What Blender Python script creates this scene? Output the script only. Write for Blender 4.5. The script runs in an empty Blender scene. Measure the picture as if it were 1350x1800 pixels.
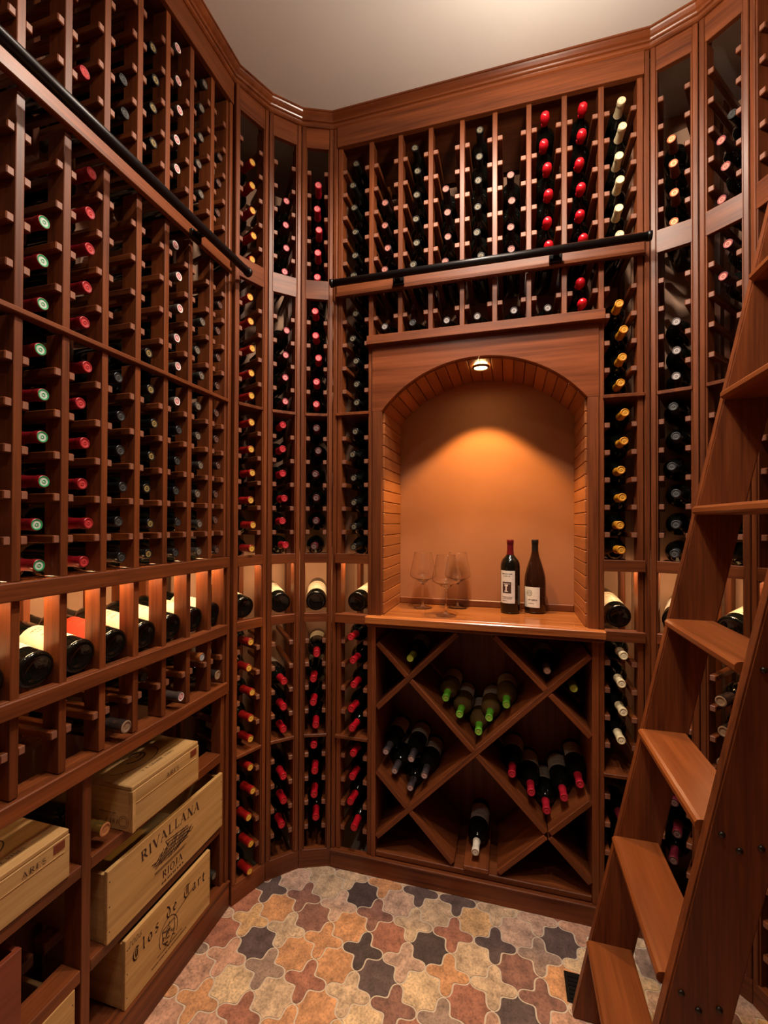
import bpy, bmesh, math, random
from mathutils import Vector, Matrix
random.seed(7)
R = math.radians
PI = math.pi
S = bpy.context.scene
C = S.collection

# ------------------------------------------------------------------ camera
CAM_Y, CAM_H = -1.55, 1.28
YAW, PITCH, ROLL, FPX, PPY = 0.2752, 0.0087, 0.0034, 780.96, 911.4
def make_camera():
    fw = Vector((-math.sin(YAW)*math.cos(PITCH), math.cos(YAW)*math.cos(PITCH), math.sin(PITCH)))
    rt = Vector((math.cos(YAW), math.sin(YAW), 0)); up = rt.cross(fw)
    c, s = math.cos(ROLL), math.sin(ROLL)
    r2 = c*rt + s*up; u2 = -s*rt + c*up
    cam = bpy.data.cameras.new('camera'); o = bpy.data.objects.new('camera', cam); C.objects.link(o)
    M = Matrix((r2, u2, -fw)).transposed().to_4x4(); M.translation = (0, CAM_Y, CAM_H)
    o.matrix_world = M
    cam.sensor_fit = 'VERTICAL'; cam.sensor_height = 36; cam.sensor_width = 27
    cam.lens = FPX*36/1800; cam.shift_y = (PPY-900)/1800
    cam.clip_start = 0.02
    S.camera = o
make_camera()

# ------------------------------------------------------------------ world, lights, exposure
w = bpy.data.worlds.new('world'); S.world = w; w.use_nodes = True
w.node_tree.nodes['Background'].inputs[0].default_value = (1.0, 0.85, 0.7, 1)
w.node_tree.nodes['Background'].inputs[1].default_value = 0.0
S.view_settings.view_transform = 'Standard'; S.view_settings.look = 'None'
S.view_settings.gamma = 1; S.view_settings.use_curve_mapping = False
S.view_settings.exposure = 0.8
CEIL = 2.806
def downlight_and_fill(x, y, e, size=0.09, spread=150, col=(1.0, 0.85, 0.70)):
    l = bpy.data.lights.new('downlight_and_fill', 'AREA'); l.shape = 'DISK'; l.size = size; l.energy = e; l.color = col
    l.spread = R(spread)
    o = bpy.data.objects.new('downlight_and_fill', l); C.objects.link(o); o.location = (x, y, CEIL-0.012)
    return o
LAMPS = [(-0.12, -0.46, 10.0), (-0.15, -1.0, 6.0), (-0.35, -1.7, 2.0)]  # first is inferred from the shadows; the two farther back are added fill
for lx, ly, le in LAMPS: downlight_and_fill(lx, ly, le)
FILL_GLOBE = (0.14, -0.62, 2.57, 0.050, 140.0)               # unseen globe added to brighten the ceiling, just above the frame: x, y, z, radius, emission

# ------------------------------------------------------------------ materials
def new_mat(name):
    m = bpy.data.materials.new(name); m.use_nodes = True
    nt = m.node_tree; b = nt.nodes['Principled BSDF']
    return m, nt, b
def plain(name, col, rough=0.5, metal=0.0, spec=0.5, coat=0.0, nscale=90):
    m, nt, b = new_mat(name)
    b.inputs['Roughness'].default_value = rough; b.inputs['Metallic'].default_value = metal
    b.inputs['Specular IOR Level'].default_value = spec
    b.inputs['Coat Weight'].default_value = coat; b.inputs['Coat Roughness'].default_value = 0.08
    tc = nt.nodes.new('ShaderNodeTexCoord'); nz = nt.nodes.new('ShaderNodeTexNoise'); nz.inputs['Scale'].default_value = nscale
    nt.links.new(tc.outputs['Object'], nz.inputs['Vector'])
    mx = nt.nodes.new('ShaderNodeMix'); mx.data_type = 'RGBA'
    mx.inputs[6].default_value = (*[c*0.82 for c in col], 1); mx.inputs[7].default_value = (*[min(1, c*1.12) for c in col], 1)
    nt.links.new(nz.outputs['Fac'], mx.inputs[0]); nt.links.new(mx.outputs[2], b.inputs['Base Color'])
    return m
def emit(name, col, st):
    m, nt, b = new_mat(name)
    b.inputs['Base Color'].default_value = (*col, 1)
    b.inputs['Emission Color'].default_value = (*col, 1); b.inputs['Emission Strength'].default_value = st
    return m
def wood(name, axis, dark, light, rough=0.44, scale=1.0, figure=0.5, coat=0.05):
    """stained timber: grain stretched along local axis, every object shifted and toned a little differently"""
    m, nt, b = new_mat(name); N = nt.nodes.new; Lk = nt.links.new
    tc = N('ShaderNodeTexCoord'); oi = N('ShaderNodeObjectInfo')
    add = N('ShaderNodeVectorMath'); add.operation = 'ADD'
    mulr = N('ShaderNodeVectorMath'); mulr.operation = 'SCALE'; mulr.inputs[0].default_value = (7.3, 3.1, 5.7)
    Lk(oi.outputs['Random'], mulr.inputs['Scale']); Lk(tc.outputs['Object'], add.inputs[0]); Lk(mulr.outputs[0], add.inputs[1])
    mp = N('ShaderNodeMapping'); sc = [38*scale]*3; sc['xyz'.index(axis)] = 2.2*scale; mp.inputs['Scale'].default_value = sc
    Lk(add.outputs[0], mp.inputs['Vector'])
    n1 = N('ShaderNodeTexNoise'); n1.inputs['Scale'].default_value = 1.0; n1.inputs['Detail'].default_value = 5; n1.inputs['Distortion'].default_value = figure
    Lk(mp.outputs[0], n1.inputs['Vector'])
    mp2 = N('ShaderNodeMapping'); sc2 = [190*scale]*3; sc2['xyz'.index(axis)] = 7*scale; mp2.inputs['Scale'].default_value = sc2
    Lk(add.outputs[0], mp2.inputs['Vector'])
    n2 = N('ShaderNodeTexNoise'); n2.inputs['Scale'].default_value = 1.0; n2.inputs['Detail'].default_value = 3
    Lk(mp2.outputs[0], n2.inputs['Vector'])
    cr = N('ShaderNodeValToRGB'); cr.color_ramp.elements[0].position = 0.3; cr.color_ramp.elements[1].position = 0.72
    cr.color_ramp.elements[0].color = (*dark, 1); cr.color_ramp.elements[1].color = (*light, 1)
    mixf = N('ShaderNodeMath'); mixf.operation = 'MULTIPLY_ADD'; mixf.inputs[1].default_value = 0.4; mixf.inputs[2].default_value = 0
    Lk(n2.outputs['Fac'], mixf.inputs[0])
    m2 = N('ShaderNodeMath'); m2.operation = 'MULTIPLY_ADD'; m2.inputs[1].default_value = 0.6
    Lk(n1.outputs['Fac'], m2.inputs[0]); Lk(mixf.outputs[0], m2.inputs[2]); Lk(m2.outputs[0], cr.inputs['Fac'])
    hs = N('ShaderNodeHueSaturation')
    vr = N('ShaderNodeMapRange'); vr.inputs[3].default_value = 0.82; vr.inputs[4].default_value = 1.18
    Lk(oi.outputs['Random'], vr.inputs[0]); Lk(vr.outputs[0], hs.inputs['Value']); Lk(cr.outputs['Color'], hs.inputs['Color'])
    Lk(hs.outputs['Color'], b.inputs['Base Color'])
    bp = N('ShaderNodeBump'); bp.inputs['Strength'].default_value = 0.12; bp.inputs['Distance'].default_value = 0.001
    Lk(n2.outputs['Fac'], bp.inputs['Height']); Lk(bp.outputs['Normal'], b.inputs['Normal'])
    b.inputs['Roughness'].default_value = rough; b.inputs['Coat Weight'].default_value = coat; b.inputs['Coat Roughness'].default_value = 0.25; b.inputs['Specular IOR Level'].default_value = 0.32
    return m
WD, WL = (0.062, 0.0132, 0.0036), (0.232, 0.060, 0.0150)
M = {}
for ax in 'xyz': M['wood_'+ax] = wood('mahogany_'+ax, ax, WD, WL)
M['endgrain'] = plain('end_grain', (0.22, 0.085, 0.048), 0.55)
for ax in 'xyz': M['plank_'+ax] = wood('niche_plank_'+ax, ax, (0.20, 0.058, 0.017), (0.34, 0.115, 0.036), 0.4)
M['counter'] = wood('butcher_block', 'x', (0.15, 0.036, 0.010), (0.50, 0.17, 0.045), 0.24, 0.9, 0.5, 0.4)
for ax in 'xyz': M['pine_'+ax] = wood('crate_pine_'+ax, ax, (0.34, 0.180, 0.060), (0.60, 0.365, 0.150), 0.6, 0.7, 0.8, 0.0)
M['redbox'] = wood('red_stained_box', 'x', (0.12, 0.022, 0.010), (0.20, 0.045, 0.018), 0.4)
M['tread'] = wood('ladder_tread', 'y', (0.130, 0.031, 0.0075), (0.250, 0.070, 0.018), 0.33, 0.8, 0.8)
M['wall'] = plain('tan_wall_paint', (0.46, 0.24, 0.15), 0.75, 0, 0.3, 0, 5)
M['panel'] = plain('rack_back_paint', (0.50, 0.29, 0.19), 0.7, 0, 0.3, 0, 8)
M['niche_wall'] = plain('niche_plaster', (0.33, 0.118, 0.045), 0.75, 0, 0.3, 0, 6)
M['ceil'] = plain('ceiling_plaster', (0.78, 0.765, 0.72), 0.9, 0, 0.3, 0, 1.5)
M['black'] = plain('black_metal', (0.012, 0.010, 0.010), 0.35, 0.6)
M['bolt'] = plain('bolt_metal', (0.05, 0.045, 0.04), 0.35, 0.9)
M['nail'] = plain('nail_head', (0.03, 0.02, 0.015), 0.5, 0.3)
M['ink'] = plain('stamped_ink', (0.045, 0.014, 0.010), 0.7)
M['inklight'] = plain('faded_ink', (0.16, 0.07, 0.035), 0.7)
M['glass_dark'] = plain('dark_bottle_glass', (0.0035, 0.0040, 0.0030), 0.06, 0, 0.5)
M['glass_brown'] = plain('brown_bottle_glass', (0.018, 0.006, 0.003), 0.06, 0, 0.5)
M['paper'] = plain('cream_label_paper', (0.66, 0.58, 0.44), 0.6)
M['paper_white'] = plain('white_label_paper', (0.66, 0.60, 0.54), 0.6)
M['paper_red'] = plain('red_label_paper', (0.55, 0.03, 0.012), 0.55)
M['led'] = emit('warm_led', (1.0, 0.65, 0.32), 84)
M['globe'] = emit('fill_globe_glow', (1.0, 0.85, 0.68), FILL_GLOBE[4])
M['bulb'] = emit('puck_bulb', (1.0, 0.80, 0.42), 45)
M['brass'] = plain('dull_brass', (0.30, 0.19, 0.07), 0.35, 0.9)
M['vent'] = plain('vent_metal', (0.015, 0.013, 0.012), 0.4, 0.7)
def clear_glass():
    m, nt, b = new_mat('crystal'); nt.nodes.remove(b); N = nt.nodes.new
    tr = N('ShaderNodeBsdfTransparent'); tr.inputs[0].default_value = (.98, .97, .96, 1)
    gl = N('ShaderNodeBsdfGlass'); gl.inputs['Roughness'].default_value = 0.0; gl.inputs['IOR'].default_value = 1.48
    mx = N('ShaderNodeMixShader'); mx.inputs[0].default_value = 0.95; nt.links.new(tr.outputs[0], mx.inputs[1]); nt.links.new(gl.outputs[0], mx.inputs[2])
    nt.links.new(mx.outputs[0], nt.nodes['Material Output'].inputs['Surface'])
    return m
M['crystal'] = clear_glass()
def white_wine():
    m, nt, b = new_mat('straw_bottle_glass'); b.inputs['Base Color'].default_value = (0.20, 0.115, 0.035, 1)
    b.inputs['Transmission Weight'].default_value = 0.5; b.inputs['Roughness'].default_value = 0.07
    return m
M['glass_straw'] = white_wine()
def tile_mat():
    m, nt, b = new_mat('terracotta_tile'); N = nt.nodes.new; Lk = nt.links.new
    oi = N('ShaderNodeObjectInfo'); tc = N('ShaderNodeTexCoord'); add = N('ShaderNodeVectorMath'); add.operation = 'ADD'
    sc = N('ShaderNodeVectorMath'); sc.operation = 'SCALE'; sc.inputs[0].default_value = (9, 5, 3); Lk(oi.outputs['Random'], sc.inputs['Scale'])
    Lk(tc.outputs['Object'], add.inputs[0]); Lk(sc.outputs[0], add.inputs[1])
    n = N('ShaderNodeTexNoise'); n.inputs['Scale'].default_value = 28; n.inputs['Detail'].default_value = 6; n.inputs['Roughness'].default_value = 0.65
    Lk(add.outputs[0], n.inputs['Vector'])
    n2 = N('ShaderNodeTexNoise'); n2.inputs['Scale'].default_value = 160; n2.inputs['Detail'].default_value = 4; Lk(add.outputs[0], n2.inputs['Vector'])
    cr = N('ShaderNodeValToRGB'); cr.color_ramp.elements[0].position = 0.28; cr.color_ramp.elements[0].color = (0.42, 0.40, 0.42, 1)
    cr.color_ramp.elements[1].position = 0.66; cr.color_ramp.elements[1].color = (1.12, 1.10, 1.08, 1)
    Lk(n.outputs['Fac'], cr.inputs[0])
    cr2 = N('ShaderNodeValToRGB'); cr2.color_ramp.elements[0].position = 0.3; cr2.color_ramp.elements[0].color = (0.6, 0.58, 0.58, 1)
    cr2.color_ramp.elements[1].position = 0.55; cr2.color_ramp.elements[1].color = (1, 1, 1, 1); Lk(n2.outputs['Fac'], cr2.inputs[0])
    mx = N('ShaderNodeMix'); mx.data_type = 'RGBA'; mx.blend_type = 'MULTIPLY'; mx.inputs[0].default_value = 1
    Lk(oi.outputs['Color'], mx.inputs[6]); Lk(cr.outputs[0], mx.inputs[7])
    mx2 = N('ShaderNodeMix'); mx2.data_type = 'RGBA'; mx2.blend_type = 'MULTIPLY'; mx2.inputs[0].default_value = 1
    Lk(mx.outputs[2], mx2.inputs[6]); Lk(cr2.outputs[0], mx2.inputs[7]); Lk(mx2.outputs[2], b.inputs['Base Color'])
    bp = N('ShaderNodeBump'); bp.inputs['Strength'].default_value = 0.35; bp.inputs['Distance'].default_value = 0.002
    Lk(n.outputs['Fac'], bp.inputs['Height']); Lk(bp.outputs['Normal'], b.inputs['Normal'])
    b.inputs['Roughness'].default_value = 0.6
    return m
M['tile'] = tile_mat()
M['grout'] = plain('sandy_grout', (0.56, 0.45, 0.35), 0.9)

# ------------------------------------------------------------------ mesh helpers
def mesh_from(name, verts, faces, mats, midx=None, smooth=False):
    me = bpy.data.meshes.new(name); me.from_pydata([tuple(v) for v in verts], [], faces)
    for m in mats: me.materials.append(m)
    if midx: me.polygons.foreach_set('material_index', midx)
    if smooth: me.polygons.foreach_set('use_smooth', [True]*len(me.polygons))
    me.update(); return me
_cache = {}
def box_mesh(sx, sy, sz, mat, bev=0.0012, front=None):
    """chamfered box centred on the origin; `front` gives the -Y end another material"""
    key = (round(sx, 4), round(sy, 4), round(sz, 4), mat, bev, front)
    if key in _cache: return _cache[key]
    bev = min(bev, sx*.3, sy*.3, sz*.3)
    v, idx = [], {}
    h = (sx/2, sy/2, sz/2)
    for ax in range(3):
        for sgn in product3():
            p = [sgn[i]*(h[i] if i == ax else h[i]-bev) for i in range(3)]
            idx[(ax, sgn)] = len(v); v.append(p)
    f, mi = [], []
    def quad(q, m=0):
        a, b_, c_ = [Vector(v[i]) for i in q[:3]]
        n = (b_-a).cross(c_-a); cen = sum((Vector(v[i]) for i in q), Vector())/len(q)
        f.append(q if n.dot(cen) > 0 else q[::-1]); mi.append(m)
    for ax in range(3):
        o = [i for i in range(3) if i != ax]
        for s in (-1, 1):
            q = []
            for a, b_ in ((-1, -1), (1, -1), (1, 1), (-1, 1)):
                sg = [0, 0, 0]; sg[ax] = s; sg[o[0]] = a; sg[o[1]] = b_; q.append(idx[(ax, tuple(sg))])
            quad(q, 1 if (front and ax == 1 and s == -1) else 0)
    for ax in range(3):               # edges parallel to ax
        o = [i for i in range(3) if i != ax]
        for a in (-1, 1):
            for b_ in (-1, 1):
                q = []
                for s, k in ((-1, 0), (1, 0), (1, 1), (-1, 1)):
                    sg = [0, 0, 0]; sg[ax] = s; sg[o[0]] = a; sg[o[1]] = b_; q.append(idx[(o[k], tuple(sg))])
                quad(q)
    for sgn in product3(): quad([idx[(ax, sgn)] for ax in range(3)])
    mats = [M[mat]] + ([M[front]] if front else [])
    me = mesh_from('box', v, f, mats, mi); _cache[key] = me; return me
def product3(): return [(a, b, c) for a in (-1, 1) for b in (-1, 1) for c in (-1, 1)]
def link(name, me, parent=None, loc=(0, 0, 0), rot=(0, 0, 0)):
    o = bpy.data.objects.new(name, me); C.objects.link(o)
    if parent: o.parent = parent
    o.location = loc; o.rotation_euler = rot
    return o
def part(name, x0, x1, y0, y1, z0, z1, mat, parent, bev=0.0012, front=None):
    if mat == 'wood':
        d = {'x': x1-x0, 'y': y1-y0, 'z': z1-z0}; mat = 'wood_'+max(d, key=d.get)
    me = box_mesh(x1-x0, y1-y0, z1-z0, mat, bev, front)
    return link(name, me, parent, ((x0+x1)/2, (y0+y1)/2, (z0+z1)/2))
def tag(o, label, cat, group=None):
    o['label'] = label; o['category'] = cat
    if group: o['group'] = group
    return o
def struct(o): o['kind'] = 'structure'; return o
def thing(name, label, cat, loc=(0, 0, 0), rotz=0, group=None):
    o = bpy.data.objects.new(name, None); C.objects.link(o); o.empty_display_size = .05
    o.location = loc; o.rotation_euler = (0, 0, rotz); return tag(o, label, cat, group)
def lathe(name, prof, mats, midx=None, seg=20, smooth=True):
    """prof: (r,z) rows; midx: a material index per band; r=0 ends close"""
    v, f, mi, rows = [], [], [], []
    for r, z in prof:
        if r < 1e-6: rows.append([len(v)]); v.append((0, 0, z))
        else:
            rows.append(list(range(len(v), len(v)+seg)))
            v += [(r*math.cos(2*PI*k/seg), r*math.sin(2*PI*k/seg), z) for k in range(seg)]
    for i in range(len(rows)-1):
        a, b = rows[i], rows[i+1]; m = midx[i] if midx else 0
        for k in range(seg):
            k2 = (k+1) % seg
            if len(a) == 1 and len(b) == 1: continue
            if len(a) == 1: f.append([a[0], b[k2], b[k]])
            elif len(b) == 1: f.append([a[k], a[k2], b[0]])
            else: f.append([a[k], a[k2], b[k2], b[k]])
            mi.append(m)
    me = mesh_from(name, v, f, mats, mi, smooth); return me
def tube_mesh(name, pts, r, mat, seg=12):
    v, f = [], []
    for i, p in enumerate(pts):
        p = Vector(p); a = Vector(pts[max(0, i-1)]); b = Vector(pts[min(len(pts)-1, i+1)])
        t = (b-a).normalized(); n = t.orthogonal().normalized(); bn = t.cross(n)
        v += [p + r*(math.cos(2*PI*k/seg)*n + math.sin(2*PI*k/seg)*bn) for k in range(seg)]
    for i in range(len(pts)-1):
        for k in range(seg):
            f.append([i*seg+k, i*seg+(k+1) % seg, (i+1)*seg+(k+1) % seg, (i+1)*seg+k])
    f.append(list(range(seg))[::-1]); f.append(list(range((len(pts)-1)*seg, len(pts)*seg)))
    me = mesh_from(name, v, f, [M[mat]], None, True); return me
ORD = ['top', 'second', 'third', 'fourth', 'fifth', 'sixth', 'seventh']

# ------------------------------------------------------------------ room plan
def bends(x0, ws, sgn):
    pts = [(x0, 0.0)]
    for k, wd in zip((1, 2, 3), ws):
        a = R(22.5*k); pts.append((pts[-1][0]+sgn*wd*math.cos(a), pts[-1][1]-wd*math.sin(a)))
    return pts
BL = bends(-0.640, (0.1186, 0.1219, 0.1349), -1)      # back-left corner, from the back wall round to the left wall
BR = bends(0.4213, (0.1238, 0.1238, 0.1238), 1)
XL = BL[3][0] - 0.008                                 # face of the left wall boards
XR = BR[3][0] + 0.03
ROOM_Y = -2.45
DEP = 0.325                                           # depth of the racks
Z_FAS0, Z_FAS1 = 2.6875, 2.765
Z_B0, Z_B1 = 2.117, 2.188
Z_SH = 1.688
Z_D1B, Z_D1T, Z_D2B, Z_D2T = 1.128, 1.1636, 0.9085, 0.9406
Z_LOW, Z_TOE = 0.491, 0.0664
ROWS = {'U': [2.598-.0865*k for k in range(6)], 'M1': [2.031-.0873*k for k in range(5)],
        'M2': [1.593-.0877*k for k in range(6)], 'L1': [0.835-.0872*k for k in range(5)], 'L2': [0.411-.0888*k for k in range(5)]}
SECT = {'U': 'top section', 'M1': 'second section', 'M2': 'third section', 'L1': 'section under display row', 'L2': 'bottom section'}

# ------------------------------------------------------------------ floor, walls, ceiling
def build_shell():
    fl = link('floor', mesh_from('floor', [(-1.3, ROOM_Y, -.0014), (1.1, ROOM_Y, -.0014), (1.1, .4, -.0014), (-1.3, .4, -.0014)], [[0, 1, 2, 3]], [M['grout']]))
    struct(fl)
    ce = struct(link('ceiling', box_mesh(2.4, 2.9, .04, 'ceil')))
    ce.location = (-.1, -1.05, CEIL+.02)
    struct(part('wall_back', -1.28, 1.08, DEP+.01, DEP+.06, 0, CEIL, 'wall', None))
    struct(part('wall_left', XL-DEP-.08, XL-DEP-.03, ROOM_Y, DEP, 0, CEIL, 'wall', None))
    struct(part('wall_right', XR+DEP+.02, XR+DEP+.07, ROOM_Y, DEP, 0, CEIL, 'wall', None))
    struct(part('wall_front', -1.28, 1.08, ROOM_Y-.05, ROOM_Y, 0, CEIL, 'wood_z', None))
    # tiles: rounded squares with small pointed sides, crosses between them
    a = 0.127
    def full(o): return o + [(y, x) for x, y in o[-2::-1]]
    qs = full([(.462, 0), (.428, .010), (.384, .044), (.354, .100), (.341, .170), (.337, .240), (.334, .290), (.316, .316)])
    qc = full([(.472, .026), (.448, .038), (.406, .078), (.386, .122), (.376, .188), (.372, .250), (.369, .305), (.350, .350)])
    star, cr = [], []
    for k in range(4):
        c, s = math.cos(k*PI/2), math.sin(k*PI/2)
        star += [(x*c-y*s, x*s+y*c) for x, y in qs[:-1]]
        cr += [((x-.5)*c-(y-.5)*s, (x-.5)*s+(y-.5)*c) for x, y in qc[::-1]]
    def prism(name, poly):
        n = len(poly); area = sum(poly[i][0]*poly[(i+1) % n][1]-poly[(i+1) % n][0]*poly[i][1] for i in range(n))
        if area < 0: poly = poly[::-1]
        out = poly
        v = [(x*a, y*a, 0) for x, y in out] + [(x*a, y*a, -.012) for x, y in out]
        f = [list(range(n))] + [[i, i+n, (i+1) % n+n, (i+1) % n] for i in range(n)]
        return mesh_from(name, v, f, [M['tile']])
    ms, mc = prism('square_tile', star), prism('cross_tile', cr)
    def lin(r, g, b): return tuple(((c/255)/12.92 if c < 10 else ((c/255+.055)/1.055)**2.4) for c in (r, g, b)) + (1,)
    pal = {'b': lin(212, 182, 150), 'B': lin(226, 194, 154), 'o': lin(212, 154, 108), 'y': lin(220, 176, 126), 'p': lin(206, 158, 132),
           'r': lin(172, 112, 90), 'm': lin(150, 104, 90), 'd': lin(100, 80, 78), 'k': lin(80, 64, 62), 'g': lin(164, 136, 120), 'P': lin(206, 170, 148)}
    S_ = {0: (0, 'PbkPbyPd'), 1: (-1, 'romorkbmo'), 2: (-1, 'rdoodBrdp'), 3: (-1, 'pBboBrp'), 4: (-1, 'pprbo')}
    X_ = {-1: (0, 'bboddbPp'), 0: (-1, 'dmPmbrdg'), 1: (-1, 'yboKPobm'.replace('K', 'k')), 2: (-1, 'pgrbmgp'), 3: (-1, 'oroyp')}
    def pick(tab, i, j):
        if j in tab:
            i0, s = tab[j]
            if 0 <= i-i0 < len(s): return pal[s[i-i0]]
        return pal[random.choice('bBoyprmdgPPbp')]
    tx, ty = -.7392, -.0862
    def inside(x, y): return XL-.05 < x < XR+.05 and -1.75 < y < .06 and x-y > -.83 and x+y < .62
    for j in range(-2, 14):
        for i in range(-2, 12):
            x, y = tx+i*a, ty-j*a
            if inside(x, y):
                o = link('tile', ms, fl, (x, y, 0), (0, 0, (i*3+j) % 4*PI/2)); o.color = pick(S_, i, j)
            x, y = x+a/2, y-a/2
            if inside(x, y):
                o = link('tile', mc, fl, (x, y, 0), (0, 0, (i+j*2) % 4*PI/2)); o.color = pick(X_, i, j)
build_shell()

# crown moulding swept round the room
def build_crown():
    path = [(XL, ROOM_Y)] + [(x, y) for x, y in BL[::-1]] + [(x, y) for x, y in BR] + [(XR, ROOM_Y)]
    path[1] = (XL, BL[3][1]-.004); path[-2] = (XR, BR[3][1]-.03)
    prof = [(-.030, 2.762), (.004, 2.762), (.009, 2.765), (.010, 2.771), (.006, 2.775), (.006, 2.7775), (.012, 2.779), (.0125, 2.782),
            (.014, 2.785), (.020, 2.789), (.026, 2.796), (.028, 2.800), (.032, 2.801), (.032, CEIL), (-.030, CEIL)]
    v, f = [], []; n = len(prof)
    P = [Vector(p) for p in path]
    for i, p in enumerate(P):
        d0 = (P[i]-P[i-1]).normalized() if i > 0 else (P[1]-P[0]).normalized()
        d1 = (P[i+1]-P[i]).normalized() if i < len(P)-1 else d0
        n0, n1 = Vector((d0.y, -d0.x)), Vector((d1.y, -d1.x)); nn = (n0+n1).normalized(); nn /= max(.3, nn.dot(n0))
        v += [(p.x+nn.x*o, p.y+nn.y*o, z) for o, z in prof]
    for i in range(len(P)-1):
        for k in range(n-1): f.append([i*n+k, (i+1)*n+k, (i+1)*n+k+1, i*n+k+1])
    me = mesh_from('trim_1', v, f, [M['crown']]); struct(link('trim_1', me))
M['crown'] = wood('crown_mahogany', 'x', WD, WL, 0.26, 0.25, 0.4, 0.4)
build_crown()

# ------------------------------------------------------------------ wine racks
SW, SD = 0.0165, 0.046
def stile(t, u, z0, z1, d0=0.006, wd=SW):
    part('stile', u-wd/2, u+wd/2, d0, d0+SD, z0, z1, 'wood', t)
    part('rear_stile', u-wd/2, u+wd/2, .235, .275, z0, z1, 'wood', t)
def rail(t, u, z, d0=0.008, rw=.015, ang=0.0, length=.27):
    me = box_mesh(rw, length, .017, 'wood_y', .002, 'endgrain')
    link('rail', me, t, (u+math.sin(ang)*length/2, d0+math.cos(ang)*length/2, z), (0, 0, -ang))
def rails(t, ul, ur, rows, rw=.015, d0=.008, ang=0.0, length=.27):
    for z in rows:
        rail(t, ul+rw/2, z, d0, rw, -ang, length); rail(t, ur-rw/2, z, d0, rw, ang, length)
def led(t, u0, u1, d=.050):
    part('led_strip', u0, u1, d, d+.008, Z_D1B+.012, Z_D1B+.0165, 'led', t, .0005)
def display(t, u0, u1, post=True):
    """the lit row: cradle boards that hold a bottle tilted, base outwards"""
    part('cradle', u0, u1, .012, .030, Z_D2T-.012, Z_D2T+.0, 'wood', t)
    part('cradle', u0, u1, .170, .186, Z_D2T-.012, Z_D2T+.024, 'wood', t)
    part('deck_slat', u0, u1, .0305, .070, Z_D1B+.018, Z_D1B+.027, 'wood', t)
    part('deck_slat', u0, u1, .084, .125, Z_D1B+.018, Z_D1B+.027, 'wood', t)
    part('deck_slat', u0, u1, .150, .205, Z_D1B+.018, Z_D1B+.027, 'wood', t)

def facet(p0, p1, rotz, label):
    """one full-height corner column between two bends of the wall; p0 left, p1 right as seen from the room"""
    wd = math.dist(p0, p1)
    t = thing('corner_wine_rack', label, 'wine rack', (p0[0], p0[1], 0), rotz)
    pw = .0145
    for u0, u1 in ((.0008, .0008+pw), (wd-.0008-pw, wd-.0008)):
        part('stile', u0, u1, 0, SD, Z_TOE-.0, Z_FAS1, 'wood', t, .002)
    for u0, u1 in ((.0153, .0198), (wd-.0198, wd-.0153)):
        part('bead', u0, u1, .004, SD, Z_TOE, Z_FAS0, 'wood', t, .0012)
    il, ir = .0198, wd-.0198
    for z0, z1 in ((Z_FAS0, Z_FAS1), (Z_B0, Z_B1)):
        part('board', .0153, wd-.0153, .003, .020, z0, z1, 'wood', t)
    part('display_rail', .0153, wd-.0153, .002, .020, Z_D1B, Z_D1T, 'wood', t)
    part('display_rail', .0153, wd-.0153, .002, .020, Z_D2B, Z_D2T, 'wood', t)
    for z in (Z_SH, Z_LOW): part('shelf', il-.003, ir+.003, .001, .270, z-.011, z, 'wood', t)
    part('toe_kick', 0, wd, .001, .02, 0, Z_TOE, 'wood', t)
    part('base_board', .016, wd-.016, .0205, .27, Z_TOE-.030, Z_TOE-.020, 'wood', t)
    rails(t, il, ir, ROWS['U'][5:6], .016, .022, R(5.5), .25)
    sp = .30*math.tan(R(11.25))
    part('back_panel', -sp, wd+sp, .300, .308, Z_TOE, Z_FAS0, 'panel', t)
    for u in (il-.012-.045, ir+.012+.045):
        part('rear_stile', u-.009, u+.009, .255, .285, Z_TOE, Z_FAS0, 'wood', t)
    for s in ROWS:
        n = len(ROWS[s])-1
        rails(t, il, ir, ROWS[s][:n], .016, .009, R(5.5))
    display(t, il-.005, ir+.005); led(t, il, ir)
    return t, wd
FR = {}
def seg(p0, p1, rotz): FR_ = (p0, rotz, math.dist(p0, p1)); return FR_
FR['A1'] = seg(BL[3], BL[2], R(67.5)); FR['A2'] = seg(BL[2], BL[1], R(45)); FR['A3'] = seg(BL[1], BL[0], R(22.5))
FR['R1'] = seg(BR[0], BR[1], R(-22.5)); FR['R2'] = seg(BR[1], BR[2], R(-45)); FR['R3'] = seg(BR[2], BR[3], R(-67.5))
COLNAME = {'A1': 'corner column beside left wall', 'A2': 'middle column of left corner', 'A3': 'corner column beside back wall',
           'R1': 'first corner column rightward', 'R2': 'second corner column rightward', 'R3': 'column behind the ladder',
           'b0': 'column just left of niche', 'b8': 'column just right of niche'}
LBL = {'A1': 'tall narrow corner wine rack column of gold-topped bottles, beside the left wall rack',
       'A2': 'tall narrow wine rack column in the middle of the left corner',
       'A3': 'tall narrow corner wine rack column adjoining the back wall rack, bright red foil bottles',
       'R1': 'tall narrow corner wine rack column of peach-topped and grey bottles, right of the back wall',
       'R2': 'tall narrow corner wine rack column partly hidden by the wooden ladder',
       'R3': 'tall narrow wine rack column at the right photo edge behind the ladder'}
for k, (p, rz, wd) in FR.items():
    q = (p[0]+wd*math.cos(rz), p[1]+wd*math.sin(rz))
    facet(p, q, rz, LBL[k])

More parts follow.
